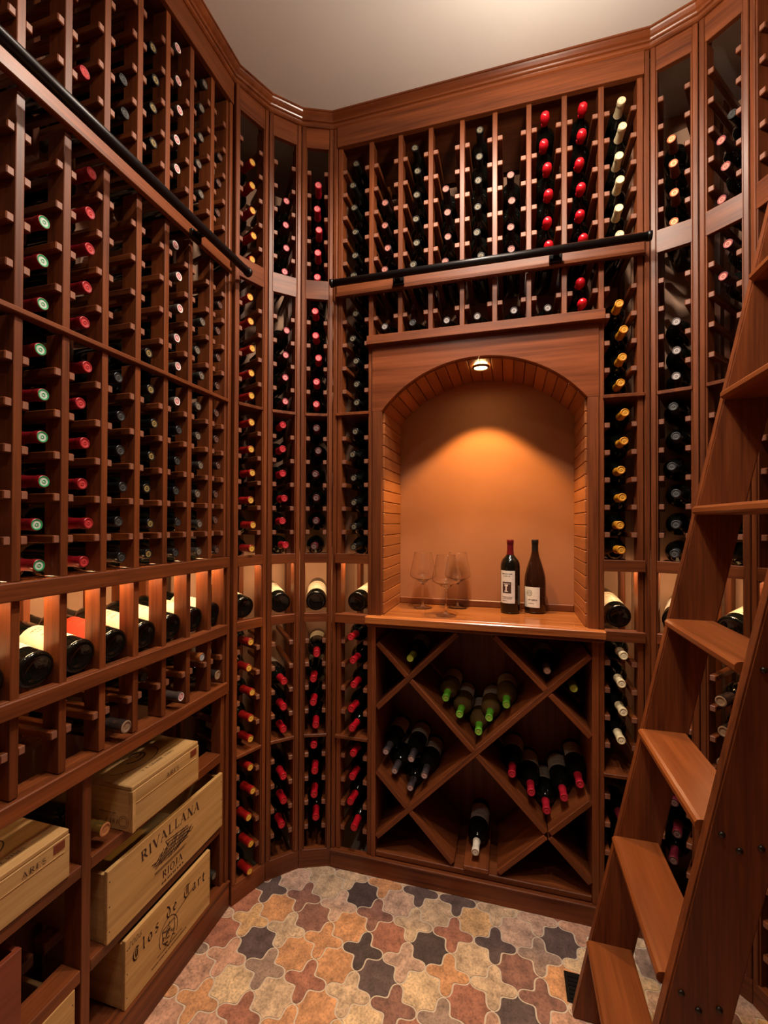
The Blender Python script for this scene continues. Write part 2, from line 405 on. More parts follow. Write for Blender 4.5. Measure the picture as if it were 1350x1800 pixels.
# back wall rack: origin on the left bend
PB, X0B = 0.1108, -0.4924
BST = [X0B+i*PB for i in range(9)]
def build_back():
    t = thing('back_wine_rack', 'wide back wall wine rack of dark wood surrounding the arched niche', 'wine rack')
    x0, x1 = BL[0][0], BR[0][0]
    for a, b in ((x0+.0008, x0+.0153), (x1-.0153, x1-.0008)):
        part('stile', a, b, 0, SD, Z_TOE, Z_FAS1, 'wood', t, .002)
    sl, sr = x0+.026, x1-.026
    for u in (sl, sr): stile(t, u, Z_TOE, Z_FAS0)
    part('fascia', x0+.016, x1-.016, -.004, .016, Z_FAS0, Z_FAS1, 'wood', t)
    part('top_board', x0+.016, x1-.016, .016, .30, Z_FAS0+.01, Z_FAS0+.022, 'wood', t)
    part('rail_board', x0+.016, x1-.016, -.010, .005, Z_B0, Z_B1, 'wood', t, .003)
    part('rail_board_lip', x0+.016, x1-.016, -.016, -.010, Z_B0, Z_B0+.012, 'wood', t, .002)
    NT = 1.957
    for i, u in enumerate(BST):
        if i == 8: continue
        if i in (0, 7): stile(t, u, Z_TOE, Z_FAS0)
        else:
            part('stile', u-SW/2, u+SW/2, .006, .006+SD, Z_B1, Z_FAS0, 'wood', t); part('stile', u-SW/2, u+SW/2, .006, .006+SD, NT, Z_B0, 'wood', t)
            part('rear_stile', u-SW/2, u+SW/2, .235, .275, NT, Z_FAS0, 'wood', t)
    edges = [sl] + BST[:8] + [sr]
    global BCOL; BCOL = []
    for i in range(9):
        ul, ur = edges[i]+SW/2, edges[i+1]-SW/2; BCOL.append((ul, ur))
        full = i in (0, 8)
        rails(t, ul, ur, ROWS['U'][:5], .018); rails(t, ul, ur, ROWS['U'][5:6], .018, .022, 0, .25)
        if full:
            rails(t, ul, ur, ROWS['M1'][:4], .018); rails(t, ul, ur, ROWS['M2'][:5], .018)
            rails(t, ul, ur, ROWS['L1'][:4], .018); rails(t, ul, ur, ROWS['L2'][:4], .018)
            a, b = (x0+.016, BST[0]-.004) if i == 0 else (BST[7]+.004, x1-.016)
            for z in (Z_SH, Z_LOW): part('shelf', a, b, -.006, .27, z-.011, z, 'wood', t)
            part('display_rail', a, b, -.010, .0055, Z_D1B, Z_D1T, 'wood', t)
            part('display_rail', a, b, -.010, .0055, Z_D2B, Z_D2T, 'wood', t)
            display(t, ul, ur); led(t, ul, ur)
        else: rails(t, ul, ur, ROWS['M1'][:1], .018)
    part('back_panel', x0-.02, x1+.02, .312, .320, NT, Z_FAS0, 'panel', t)
    part('back_panel', x0-.02, BST[0]+.004, .312, .320, Z_TOE, NT, 'panel', t)
    part('back_panel', BST[7]-.004, x1+.02, .312, .320, Z_TOE, NT, 'panel', t)
    part('toe_kick', x0, x1, -.004, .02, 0, Z_TOE, 'wood', t)
    part('toe_cap', x0, x1, -.010, .005, Z_TOE-.006, Z_TOE+.002, 'wood', t, .002)
build_back()

# left wall racks, local u runs along +y, depth runs along -x
PLW, Y0L = 0.0953, -0.923
LROT = R(90)
LORG = (XL, Y0L)                       # u=0 at the stile seen at the photo's left edge
ULAST = BL[3][1]-Y0L                   # end post
LST = [i*PLW for i in range(-3, 7)]
LD = .012
def build_left():
    u0, u1 = LST[0]-.01, ULAST
    t = thing('upper_left_wine_rack', 'left wall wine rack above the black ladder rail', 'wine rack', (*LORG, 0), LROT)
    part('fascia', u0, u1-.001, 0, .016, Z_FAS0, Z_FAS1, 'wood', t)
    part('top_board', u0, u1, .016, .30, Z_FAS0+.01, Z_FAS0+.022, 'wood', t)
    part('rail_board', u0, u1-.016, 0, .012, Z_B0-.005, Z_B1-.005, 'wood', t, .003)
    part('rail_board_lip', u0, u1-.016, -.006, 0, Z_B0-.005, Z_B0+.008, 'wood', t, .002)
    z0 = Z_B1-.005
    for u in LST:
        part('stile', u-SW/2, u+SW/2, LD, LD+SD, z0, Z_FAS0, 'wood', t); part('rear_stile', u-SW/2, u+SW/2, .235, .275, z0, Z_FAS0, 'wood', t)
    part('stile', u1-.0245, u1-.0165, LD, LD+SD, z0, Z_FAS0, 'wood', t); part('stile', u1-.0155, u1-.001, .004, LD+SD, z0, Z_FAS0, 'wood', t, .002)
    cols = []
    ed = LST+[u1-.0165]
    for i in range(len(ed)-1): cols.append((ed[i]+SW/2, ed[i+1]-SW/2))
    for ul, ur in cols: rails(t, ul, ur, ROWS['U'][:5], .0145, LD+.002)
    part('back_panel', u0, u1+.05, .325, .333, Z_B0, Z_FAS0, 'panel', t)
    # middle rack
    t = thing('middle_left_wine_rack', 'left wall wine rack between the ladder rail and the lit display row', 'wine rack', (*LORG, 0), LROT)
    zt = Z_B0-.005
    for u in LST:
        part('stile', u-SW/2, u+SW/2, LD, LD+SD, Z_D1T, Z_SH-.012, 'wood', t); part('stile', u-SW/2, u+SW/2, LD, LD+SD, Z_SH, zt, 'wood', t)
        part('rear_stile', u-SW/2, u+SW/2, .235, .275, Z_D1T, zt, 'wood', t)
    part('stile', u1-.0245, u1-.0165, LD, LD+SD, Z_D1T, zt, 'wood', t); part('stile', u1-.0155, u1-.001, .004, LD+SD, Z_D1T, zt, 'wood', t, .002)
    for ul, ur in cols:
        rails(t, ul, ur, ROWS['M1'][:4]+ROWS['M2'][:5], .0145, LD+.002)
    part('shelf', u0, u1-.016, .002, .027, Z_SH-.012, Z_SH, 'wood', t, .002)
    part('shelf', u0, u1-.016, .200, .225, Z_SH-.012, Z_SH, 'wood', t, .002)
    part('back_panel', u0, u1+.05, .325, .333, Z_D1T, Z_B0, 'panel', t)
    # display row and short rack under it
    t = thing('display_wine_rack', 'lit left wall display row and the short rack hanging beneath it', 'wine rack', (*LORG, 0), LROT)
    part('display_rail', u0, u1-.016, 0, LD-.0005, Z_D1B, Z_D1T, 'wood', t, .002)
    part('deck_rail', u0, u1-.016, LD, .03, Z_D1T-.014, Z_D1T-.003, 'wood', t, .001)
    part('display_rail', u0, u1-.016, 0, LD-.0005, Z_D2B, Z_D2T, 'wood', t, .002)
    ZR3B, ZR3T = .713, .750
    part('display_rail', u0, u1-.016, 0, LD-.0005, ZR3B, ZR3T, 'wood', t, .002)
    part('deck_rail', u0, u1-.016, LD, .060, ZR3T-.016, ZR3T-.002, 'wood', t, .001)
    part('deck_rail', u0, u1-.016, .2, .24, ZR3T-.016, ZR3T-.002, 'wood', t, .001)
    for u in LST:
        part('stile', u-SW/2, u+SW/2, LD, LD+SD, Z_D2B+.005, Z_D1T-.015, 'wood', t); part('stile', u-SW/2, u+SW/2, LD, LD+SD, ZR3T, Z_D2B, 'wood', t)
        part('rear_stile', u-SW/2, u+SW/2, .250, .290, ZR3T, Z_D1T, 'wood', t)
    part('stile', u1-.0245, u1-.0165, LD, LD+SD, ZR3T, Z_D1T, 'wood', t); part('stile', u1-.0155, u1-.001, .004, LD+SD, ZR3B, Z_D1T, 'wood', t, .002)
    for ul, ur in cols:
        rails(t, ul, ur, [.835], .0145, LD+.002)
        display(t, ul, ur)
    led(t, u0+.02, u1-.03, .0595)
    part('back_panel', u0, u1+.05, .325, .333, ZR3B, Z_D1T, 'panel', t)
    # case storage
    t = thing('case_storage_rack', 'open wooden case storage bays at the foot of the left wall', 'case rack', (*LORG, 0), LROT)
    ud = -.769-Y0L
    for u in (ud, ud-.56):
        part('divider', u-.011, u+.011, LD, LD+.05, .089, .7125, 'wood', t); part('divider', u-.011, u+.011, .24, .28, .089, .7125, 'wood', t)
    part('end_post', u1-.0155, u1-.001, .004, .05, .089, ZR3B, 'wood', t, .002); part('end_post', u1-.034, u1-.0165, LD, .05, .089, ZR3B, 'wood', t, .002)
    part('end_post', u1-.034, u1-.0165, .20, .24, .089, ZR3B, 'wood', t)
    for a, b in ((ud-.549, ud-.0115), (ud+.0115, u1-.0345)):
        for z in (.522, .292):
            part('shelf_rail', a, b, LD, LD+.055, z-.028, z, 'wood', t, .002)
            part('shelf_rail', a, b, .15, .19, z-.028, z, 'wood', t, .002); part('shelf_rail', a, b, .25, .29, z-.028, z, 'wood', t, .002)
    part('base_board', u0, u1, .03, .32, .070, .083, 'wood', t)
    part('toe_kick', u0, u1, .0, .02, 0, .083, 'wood', t, .002)
    part('toe_cap', u0, u1, -.004, .03, .083, .089, 'wood', t, .002)
    part('back_panel', u0, u1+.05, .325, .333, .089, ZR3B, 'panel', t)
    return cols
LCOL = build_left()       # LCOL[2] is the photo's leftmost, partly cut column; LCOL[3] is the green-topped column
def build_fill_globe():
    x, y, z, r, e = FILL_GLOBE
    t = thing('fill_globe', 'added fill globe, unseen under the ceiling above the middle of the room', 'lamp', (x, y, z))
    link('globe', lathe('globe', [(0, -r)]+[(r*math.cos(R(a)), r*math.sin(R(a))) for a in range(-75, 76, 15)]+[(0, r)], [M['globe']], seg=24), t)
    link('fill_globe_mount', lathe('fill_globe_mount', [(.012, r-.004), (.012, CEIL-z-.012), (.05, CEIL-z-.010), (.055, CEIL-z), (0, CEIL-z)], [M['brass']]), t)
build_fill_globe()
def build_right():
    t = thing('right_wine_rack', 'right wall wine rack rising behind the leaning ladder', 'wine rack', (XR, BR[3][1]-.03, 0), R(-90))
    us = [.008, .104, .200, .296, .392]
    for u in us: stile(t, u, Z_TOE, Z_FAS0, .012)
    part('fascia', 0, 2.1, 0, .016, Z_FAS0, Z_FAS1, 'wood', t); part('rail_board', 0, .40, 0, .011, Z_B0, Z_B1, 'wood', t)
    for z0, z1 in ((Z_D1B, Z_D1T), (Z_D2B, Z_D2T)): part('display_rail', 0, .40, 0, .011, z0, z1, 'wood', t)
    part('toe_kick', 0, 2.1, 0, .02, 0, Z_TOE, 'wood', t)
    part('end_panel', .40, 2.1, .01, .03, Z_TOE, Z_FAS0, 'wood', t)
    part('back_panel', -.05, .40, .312, .320, Z_TOE, Z_FAS0, 'panel', t)
    for i in range(len(us)-1):
        for s in ('M1', 'M2', 'L1', 'L2'): rails(t, us[i]+SW/2, us[i+1]-SW/2, ROWS[s][:3], .0145, .014)
build_right()
# ------------------------------------------------------------------ arched niche, counter, diamond bin
def build_niche():
    xl, xr = BST[0]+SW/2, BST[7]-SW/2            # between the two rack stiles
    ol, orr, zs, za = -.448, .242, 1.686, 1.853
    zc = .9425
    t = thing('arched_niche', 'arched display niche with plank lining and terracotta back wall', 'niche')
    cx = (ol+orr)/2; hw = (orr-ol)/2; rise = za-zs; Rr = (hw*hw+rise*rise)/(2*rise); zc0 = za-Rr; a0 = math.asin(hw/Rr)
    top = 1.924
    n = 40; v, f = [], []
    pts = [(cx+Rr*math.sin(-a0+2*a0*i/n), zc0+Rr*math.cos(-a0+2*a0*i/n)) for i in range(n+1)]
    lo = [(xl, zs)] + pts + [(xr, zs)]; m = len(lo)
    hi = [(xl, top)] + [(p[0], top) for p in pts] + [(xr, top)]
    for d in (0.0, .020):
        v += [(x, d, z) for x, z in lo] + [(x, d, z) for x, z in hi]
    for i in range(m-1):
        f.append([i, i+1, m+i+1, m+i]); f.append([2*m+i, 3*m+i, 3*m+i+1, 2*m+i+1])
        f.append([i, 2*m+i, 2*m+i+1, i+1]); f.append([m+i, m+i+1, 3*m+i+1, 3*m+i])
    link('arch_panel', mesh_from('arch_panel', v, f, [M['arch']]), t)
    part('face_stile', xl, ol, 0, .020, zc, zs, 'wood', t, .0015); part('face_stile', orr, xr, 0, .020, zc, zs, 'wood', t, .0015)
    part('head_shelf', xl-.016, xr+.016, -.022, .0055, top, 1.957, 'wood', t, .002)
    part('head_deck', xl, xr, .0055, .30, top+.006, 1.950, 'wood', t)
    # lining planks, sides then vault
    il, ir, dback = ol+.006, orr-.006, .275
    nz = 18
    for k in range(nz):
        z0, z1 = zc+(zs-zc)*k/nz, zc+(zs-zc)*(k+1)/nz
        for a, b in ((il-.012, il), (ir, ir+.012)):
            part('plank', a, b, .0205, dback, z0+.0008, z1-.0008, 'plank_y', t, .0022)
    na = 20
    R2 = Rr-.004
    me = box_mesh(2*a0*R2/na-.0014, dback-.0205, .010, 'plank_y', .0022)
    for k in range(na):
        a = -a0+2*a0*(k+.5)/na
        link('plank', me, t, (cx+(R2+.005)*math.sin(a), (.0205+dback)/2, zc0+(R2+.005)*math.cos(a)), (0, a, 0))
    part('back_wall', ol-.03, orr+.03, dback, dback+.012, zc, 1.90, 'niche_wall', t)
    part('back_trim', il, ir, dback-.010, dback, zc, zc+.027, 'wood', t, .003)
    # puck light set in the vault
    pk = thing('puck_light', 'small round recessed puck light glowing at the top of the arch', 'light', (-.100, .085, 1.8405))
    link('trim_ring', lathe('ring', [(.031, .004), (.031, -.003), (.027, -.005), (.023, -.003), (.023, .004)], [M['brass']]), pk)
    link('bulb', lathe('bulb', [(.0226, .003), (.0226, -.001), (.015, -.0025), (0, -.003)], [M['bulb']]), pk)
    l = bpy.data.lights.new('niche_spot', 'SPOT'); l.energy = 23; l.color = (1.0, .60, .19); l.spot_size = R(92); l.spot_blend = .32; l.shadow_soft_size = .02
    lo_ = bpy.data.objects.new('niche_spot', l); C.objects.link(lo_); lo_.location = (-.100, .085, 1.833); lo_.rotation_euler = (R(4), 0, 0)
    # counter
    c = thing('countertop', 'polished butcher-block counter at the foot of the arched niche', 'countertop')
    part('top', xl, xr, -.002, dback, .9165, zc, 'counter', c, .002)
    part('front_edge', xl-.016, xr+.016, -.034, -.002, .9165, zc, 'counter', c, .003)
    part('moulding', xl-.012, xr+.012, -.024, -.012, .9045, .9160, 'wood', c, .003)
    # diamond bin under the counter
    b = thing('diamond_wine_bin', 'diamond lattice wine bin under the counter', 'wine rack')
    bl, br, bz, bt = -.467, .255, .088, .904
    part('side_panel', xl, bl, 0, .27, Z_TOE+.002, bt, 'wood', b); part('side_panel', br, xr, 0, .27, Z_TOE+.002, bt, 'wood', b)
    part('bottom_panel', bl, br, .006, .27, Z_TOE+.002, bz, 'wood', b, .002)
    part('back_panel', xl, xr, .28, .29, Z_TOE, bt, 'wood', b)
    part('centre_ledge', -.152, -.066, .003, .27, bz, .104, 'wood', b, .002)
    X1, X2, Xm, Zt, Zm, Zb = -.345, .122, -.1115, .7225, .4895, .2565
    T = .018
    def board(p, q, name='divider_board', d0=.004, cut=None):
        p, q = Vector(p), Vector(q); L_ = (q-p).length; a = math.atan2(q.y-p.y, q.x-p.x)
        me = box_mesh(L_, .255, T, 'wood_x', .0018)
        link(name, me, b, ((p.x+q.x)/2, d0+.1275, (p.y+q.y)/2), (0, -a, 0))
    g = T/2*1.0
    def slope(pt, s, x0, x1): return (x0, pt[1]+s*(x0-pt[0])), (x1, pt[1]+s*(x1-pt[0]))
    e = .0066
    c1, c2, cm, c3, c4 = (X1, Zt), (X2, Zt), (Xm, Zm), (X1, Zb), (X2, Zb)
    board(*slope(c1, -1, bl+.004, X1-e)); board(*slope(c1, -1, X1+e, Xm-e)); board(*slope(cm, -1, Xm+e, X2-e)); board(*slope(c4, -1, X2+e, br-.004))
    board(*slope(c3, 1, bl+.004, br-.004))            # long rising board
    board(*slope(c1, 1, bl+.004, X1+(bt-.01-Zt)))
    board(*slope(c2, -1, X2-(bt-.01-Zt), X2-e)); board(*slope(c2, -1, X2+e, br-.004))
    board(*slope(c3, -1, bl+.004, X1-e)); board(*slope(c3, -1, X1+e, X1+(Zb-bz)-.012))
    board(*slope(c4, 1, X2-(Zb-bz)+.012, X2-e)); board(*slope(c4, 1, X2+e, br-.004))
    return zc
M['arch'] = wood('arch_panel_mahogany', 'x', WD, (0.30, 0.082, 0.028), 0.3, 0.45, 1.2, .25)
ZC = build_niche()

# ------------------------------------------------------------------ bottles
RB, HB = 0.0358, 0.280
def body_prof(kind):
    if kind == 'burgundy':
        return [(0, .006), (.024, .004), (.030, 0), (.0375, .002), (.0395, .010), (.0395, .118), (.0375, .140), (.0315, .165), (.024, .190), (.0165, .212), (.0125, .232), (.0108, .252), (.0108, .262), (.0122, .263), (.0122, .271), (.0108, .272), (0, .272)]
    return [(0, .008), (.022, .004), (.0285, 0), (.0345, .002), (RB, .008), (RB, .176), (.0340, .190), (.0285, .203), (.0190, .213), (.0132, .222), (.0112, .236), (.0106, .262), (.0118, .264), (.0118, .272), (.0106, .2735), (0, .2735)]
BODY = {}
for k in ('bordeaux', 'burgundy'):
    for g in ('glass_dark', 'glass_brown', 'glass_straw'):
        BODY[k, g] = lathe('bottle_'+k, body_prof(k), [M[g]], seg=22)
def srgb(*c): return tuple(((x/255)/12.92 if x < 10 else ((x/255+.055)/1.055)**2.4) for x in c)
# look: (foil colour, top colour, ring colour, foil roughness, metallic, kind, words)
LOOK = {
 'green':   (srgb(120, 14, 22), srgb(190, 205, 190), srgb(20, 140, 85), .35, .2, 'cap', 'red-foil green-topped'),
 'red':     (srgb(125, 12, 22), srgb(185, 50, 50), srgb(140, 22, 28), .35, .2, 'cap', 'red-foil red-topped'),
 'black':   (srgb(14, 14, 15), srgb(58, 56, 54), srgb(28, 28, 28), .3, .3, 'cap', 'black-foil'),
 'blackgold': (srgb(14, 14, 15), srgb(140, 118, 66), srgb(30, 26, 20), .3, .3, 'cap', 'black-foil gold-crested'),
 'pinkwhite': (srgb(74, 62, 56), srgb(205, 120, 124), srgb(215, 205, 198), .4, .2, 'cap', 'grey-foil pink-topped'),
 'dark':    (srgb(46, 42, 38), srgb(126, 112, 98), srgb(70, 62, 54), .4, .2, 'cap', 'charcoal-foil'),
 'brown':   (srgb(40, 24, 20), srgb(112, 76, 62), srgb(60, 34, 28), .4, .2, 'cap', 'brown-foil'),
 'goldred': (srgb(150, 22, 20), srgb(232, 186, 84), srgb(176, 122, 40), .35, .2, 'cap', 'red-foil gold-topped'),
 'pink':    (srgb(60, 10, 18), srgb(232, 160, 162), srgb(168, 48, 64), .4, .1, 'cap', 'maroon-foil pink-topped'),
 'crimson': (srgb(178, 22, 42), srgb(232, 140, 142), srgb(206, 70, 80), .35, .1, 'cap', 'crimson-foil'),
 'redcap':  (srgb(176, 16, 32), srgb(206, 42, 54), srgb(150, 16, 30), .35, .1, 'cap', 'scarlet-foil'),
 'maroon':  (srgb(96, 20, 34), srgb(120, 92, 88), srgb(66, 40, 40), .4, .1, 'cap', 'dull maroon-foil'),
 'olive':   (srgb(20, 19, 16), srgb(120, 108, 86), srgb(34, 32, 26), .35, .2, 'cap', 'black-foil olive-topped'),
 'dusty':   (srgb(34, 18, 18), srgb(186, 120, 106), srgb(120, 66, 60), .4, .1, 'cap', 'black-foil dusty-pink-topped'),
 'silver':  (srgb(24, 22, 22), srgb(160, 150, 146), srgb(60, 54, 52), .35, .3, 'cap', 'black-foil silver-topped'),
 'wax':     (srgb(188, 18, 32), srgb(196, 26, 40), srgb(188, 18, 32), .22, .0, 'wax', 'red wax-dipped'),
 'white':   (srgb(226, 206, 164), srgb(246, 234, 204), srgb(220, 198, 150), .4, .0, 'cap', 'cream-foil'),
 'goldfoil': (srgb(206, 136, 30), srgb(226, 164, 52), srgb(188, 116, 22), .35, .1, 'cap', 'mustard-gold-foil'),
 'orange':  (srgb(120, 54, 30), srgb(240, 190, 140), srgb(190, 110, 60), .4, .1, 'cap', 'brown-foil peach-topped'),
 'silver2': (srgb(30, 28, 28), srgb(186, 176, 172), srgb(110, 100, 98), .35, .3, 'cap', 'pale-topped'),
 'grey':    (srgb(52, 52, 54), srgb(84, 84, 84), srgb(44, 44, 46), .5, .0, 'cap', 'dark grey-foil'),
 'rose':    (srgb(50, 16, 18), srgb(206, 140, 124), srgb(150, 60, 62), .4, .1, 'cap', 'dark-foil rose-topped'),
 'lime':    (srgb(90, 160, 40), srgb(150, 180, 70), srgb(110, 170, 50), .35, .1, 'cap', 'green-foil'),
 'yellowgreen': (srgb(150, 165, 50), srgb(190, 200, 90), srgb(160, 180, 60), .4, .0, 'cap', 'lime-foil'),
 'smoke':   (srgb(70, 62, 64), srgb(190, 160, 158), srgb(120, 100, 100), .35, .3, 'cap', 'smoky-foil'),
 'cherry':  (srgb(168, 26, 44), srgb(190, 40, 58), srgb(150, 20, 40), .35, .1, 'cap', 'cherry-foil'),
 'tan':     (srgb(70, 44, 38), srgb(196, 160, 138), srgb(150, 110, 90), .5, .0, 'cap', 'tan-topped'),
 'ivory':   (srgb(226, 214, 196), srgb(226, 214, 196), srgb(150, 140, 130), .5, .0, 'cap', 'ivory-foil'),
 'foil':    (srgb(120, 104, 96), srgb(150, 120, 96), srgb(90, 76, 66), .25, .9, 'foil', 'crumpled silver-foil'),
 'goldchamp': (srgb(200, 160, 80), srgb(186, 120, 76), srgb(150, 100, 50), .22, .9, 'foil', 'gold-foil champagne'),
 'copper':  (srgb(200, 120, 60), srgb(180, 180, 180), srgb(120, 120, 120), .3, .6, 'cap', 'copper-foil silver-topped'),
}
CAPM = {}
def slim(prof, k): return [(r*k, z) for r, z in prof]
def cap_meshes(key):
    if key in CAPM: return CAPM[key]
    fc, tc_, rc, ro, me_, kind, _ = LOOK[key]
    mf, mt, mr = plain('foil_'+key, fc, ro, me_), plain('captop_'+key, tuple(c*.85 for c in tc_), .6, 0, .3), plain('capring_'+key, rc, .55, 0, .3)
    if kind == 'wax':
        prof = [(.0152, .205), (.0158, .206), (.0145, .228), (.0142, .244), (.0150, .252), (.0185, .259), (.0202, .267), (.0198, .276), (.0165, .284), (.010, .2885), (0, .2900)]
        a = lathe('wax', slim(prof, .76), [mf], seg=18)
        drip = lathe('wax_drip', [(0, 0), (.0022, .002), (.003, .006), (.0024, .014), (0, .019)], [mf], seg=8)
        CAPM[key] = (a, drip); return CAPM[key]
    z0 = .216
    if kind == 'foil':
        rr = random.Random(3); prof = [(.0200, .196)]
        for i in range(9): prof.append((.0172+rr.uniform(-.0012, .0016), .205+i*.008))
        prof += [(.0180, .276), (.0165, .281)]
        a = lathe('capsule', slim(prof, .9), [mf], seg=18)
        top = lathe('capsule_top', slim([(.0165, .281), (.0120, .2835), (.0115, .282), (.006, .2825), (0, .2828)], .9), [mt, mr], [0, 1, 0, 0], seg=18)
    else:
        prof = [(.0178, z0), (.0175, z0+.001), (.0150, .236), (.0148, .256), (.0148, .2605), (.0160, .2625), (.0160, .2745), (.0153, .2765)]
        prof = slim(prof, .81)
        a = lathe('capsule', prof, [mf], seg=18)
        top = lathe('capsule_top', slim([(.0153, .2765), (.0142, .2775), (.0138, .2775), (.0108, .2773), (.0102, .2768), (.0050, .2768), (.0044, .2773), (.0030, .2773), (.0024, .2768), (0, .2768)], .81),
                    [mf, mt, mr], [0, 0, 2, 2, 1, 1, 2, 2, 1], seg=18)
    CAPM[key] = (a, top); return CAPM[key]
LABM = {}
def label_mesh(z0, z1, a0, a1, mat, rad=RB, n=12):
    key = (z0, z1, a0, a1, mat, rad)
    if key in LABM: return LABM[key]
    v, f = [], []
    for i in range(n+1):
        a = R(a0+(a1-a0)*i/n)-PI/2
        v += [((rad+.0004)*math.cos(a), (rad+.0004)*math.sin(a), z0), ((rad+.0004)*math.cos(a), (rad+.0004)*math.sin(a), z1)]
    for i in range(n): f.append([2*i, 2*i+2, 2*i+3, 2*i+1])
    LABM[key] = mesh_from('label', v, f, [M[mat]], None, True); return LABM[key]
PRM = {}
def print_mesh(key, quads, mat, rad=RB):
    """flat print wrapped round a bottle: quads are (x0,z0,x1,z1) in metres on the unrolled label"""
    if key in PRM: return PRM[key]
    v, f = [], []
    for x0, z0, x1, z1 in quads:
        n = max(1, int((x1-x0)/.006)); b = len(v)
        for i in range(n+1):
            a = (x0+(x1-x0)*i/n)/rad-PI/2
            v += [((rad+.0007)*math.cos(a), (rad+.0007)*math.sin(a), z0), ((rad+.0007)*math.cos(a), (rad+.0007)*math.sin(a), z1)]
        for i in range(n): f.append([b+2*i, b+2*i+2, b+2*i+3, b+2*i+1])
    PRM[key] = mesh_from('print', v, f, [M[mat]]); return PRM[key]
def text_quads(cx, z, wd, h, seed):
    rr = random.Random(seed); out = []; x = cx-wd/2
    while x < cx+wd/2:
        w_ = rr.uniform(.0011, .0024); out.append((x, z, min(x+w_, cx+wd/2), z+h*rr.choice((1, 1, .7)))); x += w_+rr.choice((.0007, .0007, .0022))
    return out
def bottle(loc, rot, look, label, group, glass='glass_dark', kind='bordeaux', paper=None, spin=0.0, name='wine_bottle', scale=1.0, lab=(.055, .135, 75)):
    t = bpy.data.objects.new(name, None); C.objects.link(t); t.empty_display_size = .03
    Rm = Matrix.Rotation(rot[2], 4, 'Z') @ Matrix.Rotation(rot[0], 4, 'X') @ Matrix.Rotation(rot[1], 4, 'Y') @ Matrix.Rotation(spin, 4, 'Z')
    t.rotation_euler = Rm.to_euler(); t.location = loc; t.scale = (scale,)*3
    tag(t, label, 'bottle', group)
    link('glass_body', BODY[kind, glass], t)
    a, b = cap_meshes(look)
    c = link('capsule', a, t)
    if LOOK[look][5] == 'wax': link('wax_drip', b, c, (.0100, .0060, .245), (0, R(14), 0))
    else: link('capsule_top', b, c)
    if paper:
        rad = RB if kind == 'bordeaux' else .0395
        z0, z1, hw = lab
        lb = link('label', label_mesh(z0, z1, -hw, hw, paper, rad), t)
        q = text_quads(0, z1-.020, .040, .0045, 3)+text_quads(0, z1-.030, .030, .003, 5)+text_quads(0, z1-.048, .036, .0035, 8)+text_quads(0, z0+.010, .028, .0025, 9)
        link('label_print', print_mesh(('std', z0, z1, kind), q, 'inklight', rad), lb)
    return t
rnd = random.Random(11)
def seat(sec, row, z):                         # bottom rows rest on a shelf, deck or board instead of rails
    if sec == 'U' and row == 5: return max(z, Z_B1+.0145)
    if sec == 'M1' and row == 4: return Z_SH+RB+.001
    if sec == 'M2' and row == 5: return Z_D1B+.027+RB+.001
    if sec == 'L1' and row == 4: return Z_LOW+RB+.001
    return z
def rack_bottle(key, u, z, look, sec, row, dtip=0.0, paper=None, glass='glass_dark', kind='bordeaux', colname=None, prefix=None):
    org, rz, _ = FR[key] if key in FR else FRX[key]
    z = seat(sec, row, z)
    d = dtip+.279+rnd.uniform(-.006, .006)
    yaw = R(rnd.uniform(-1.6, 1.6))
    x = org[0]+u*math.cos(rz)-d*math.sin(rz); y = org[1]+u*math.sin(rz)+d*math.cos(rz)
    wd = LOOK[look][6]; nm = colname or COLNAME[key]
    lab = f"{wd} bottle, {ORD[row]}{' one' if row == 0 else ' down'} in {SECT[sec]} of {nm}"
    bottle((x, y, z), (PI/2+R(rnd.uniform(-.8, .8)), 0, rz+yaw), look, lab, f"{wd} bottles in {nm}", glass, kind, paper, spin=PI+rnd.uniform(-.5, .5))
FRX = {'back': ((0, 0), 0.0, 0), 'left': (LORG, LROT, 0)}
def axis_h(ul, ur, rw):                        # height of the bottle's axis above the rail's centre line
    g = (ur-ul)/2-rw; return .0085+math.sqrt(max(1e-6, RB*RB-min(g, RB*.93)**2))
# corner columns
FAC = {
 'A1': {'U': ('goldred', range(1, 6)), 'M1': ('goldred', range(0, 5)), 'M2': ('goldred', range(0, 6)), 'L1': ('goldred', range(0, 5)), 'L2': ('goldred', range(0, 5))},
 'A2': {'U': ('pink', range(2, 6)), 'M1': ('pink', range(1, 5)), 'M2': ('redcap', range(0, 6)), 'L1': ('redcap', range(2, 5)), 'L2': ('redcap', range(1, 4))},
 'A3': {'U': ('crimson', range(1, 6)), 'M1': ('crimson', range(0, 5)), 'M2': ('maroon', range(0, 6)), 'L1': ('redcap', range(1, 5)), 'L2': ('redcap', range(0, 4))},
 'R1': {'U': ('orange', range(2, 6)), 'M1': ('silver2', range(2, 5)), 'M2': ('grey', range(0, 6)), 'L1': ('dark', range(3, 5)), 'L2': ('maroon', range(0, 3))},
 'R2': {'U': ('rose', range(3, 6)), 'M1': ('rose', range(0, 2)), 'M2': ('black', range(4, 6)), 'L1': ('foil', range(1, 4)), 'L2': ('dark', range(0, 3))},
 'R3': {'L1': ('dark', range(2, 4)), 'L2': ('tan', range(0, 4))},
}
for k, secs in FAC.items():
    wd = FR[k][2]; il, ir = .0198, wd-.0198
    for s, (look, rows) in secs.items():
        for r in rows:
            lowr = s in ('L1', 'L2')
            pap = 'paper_white' if (k == 'A2' and lowr) else ('paper' if lowr else None)
            z = ROWS[s][r] + axis_h(il, ir, .016) + .004
            rack_bottle(k, wd/2, z, look, s, r, -.006 if lowr or s == 'M2' else .004, pap)
rack_bottle('R2', FR['R2'][2]/2, ROWS['U'][2]+.030, 'black', 'U', 2, .035, 'paper_white')
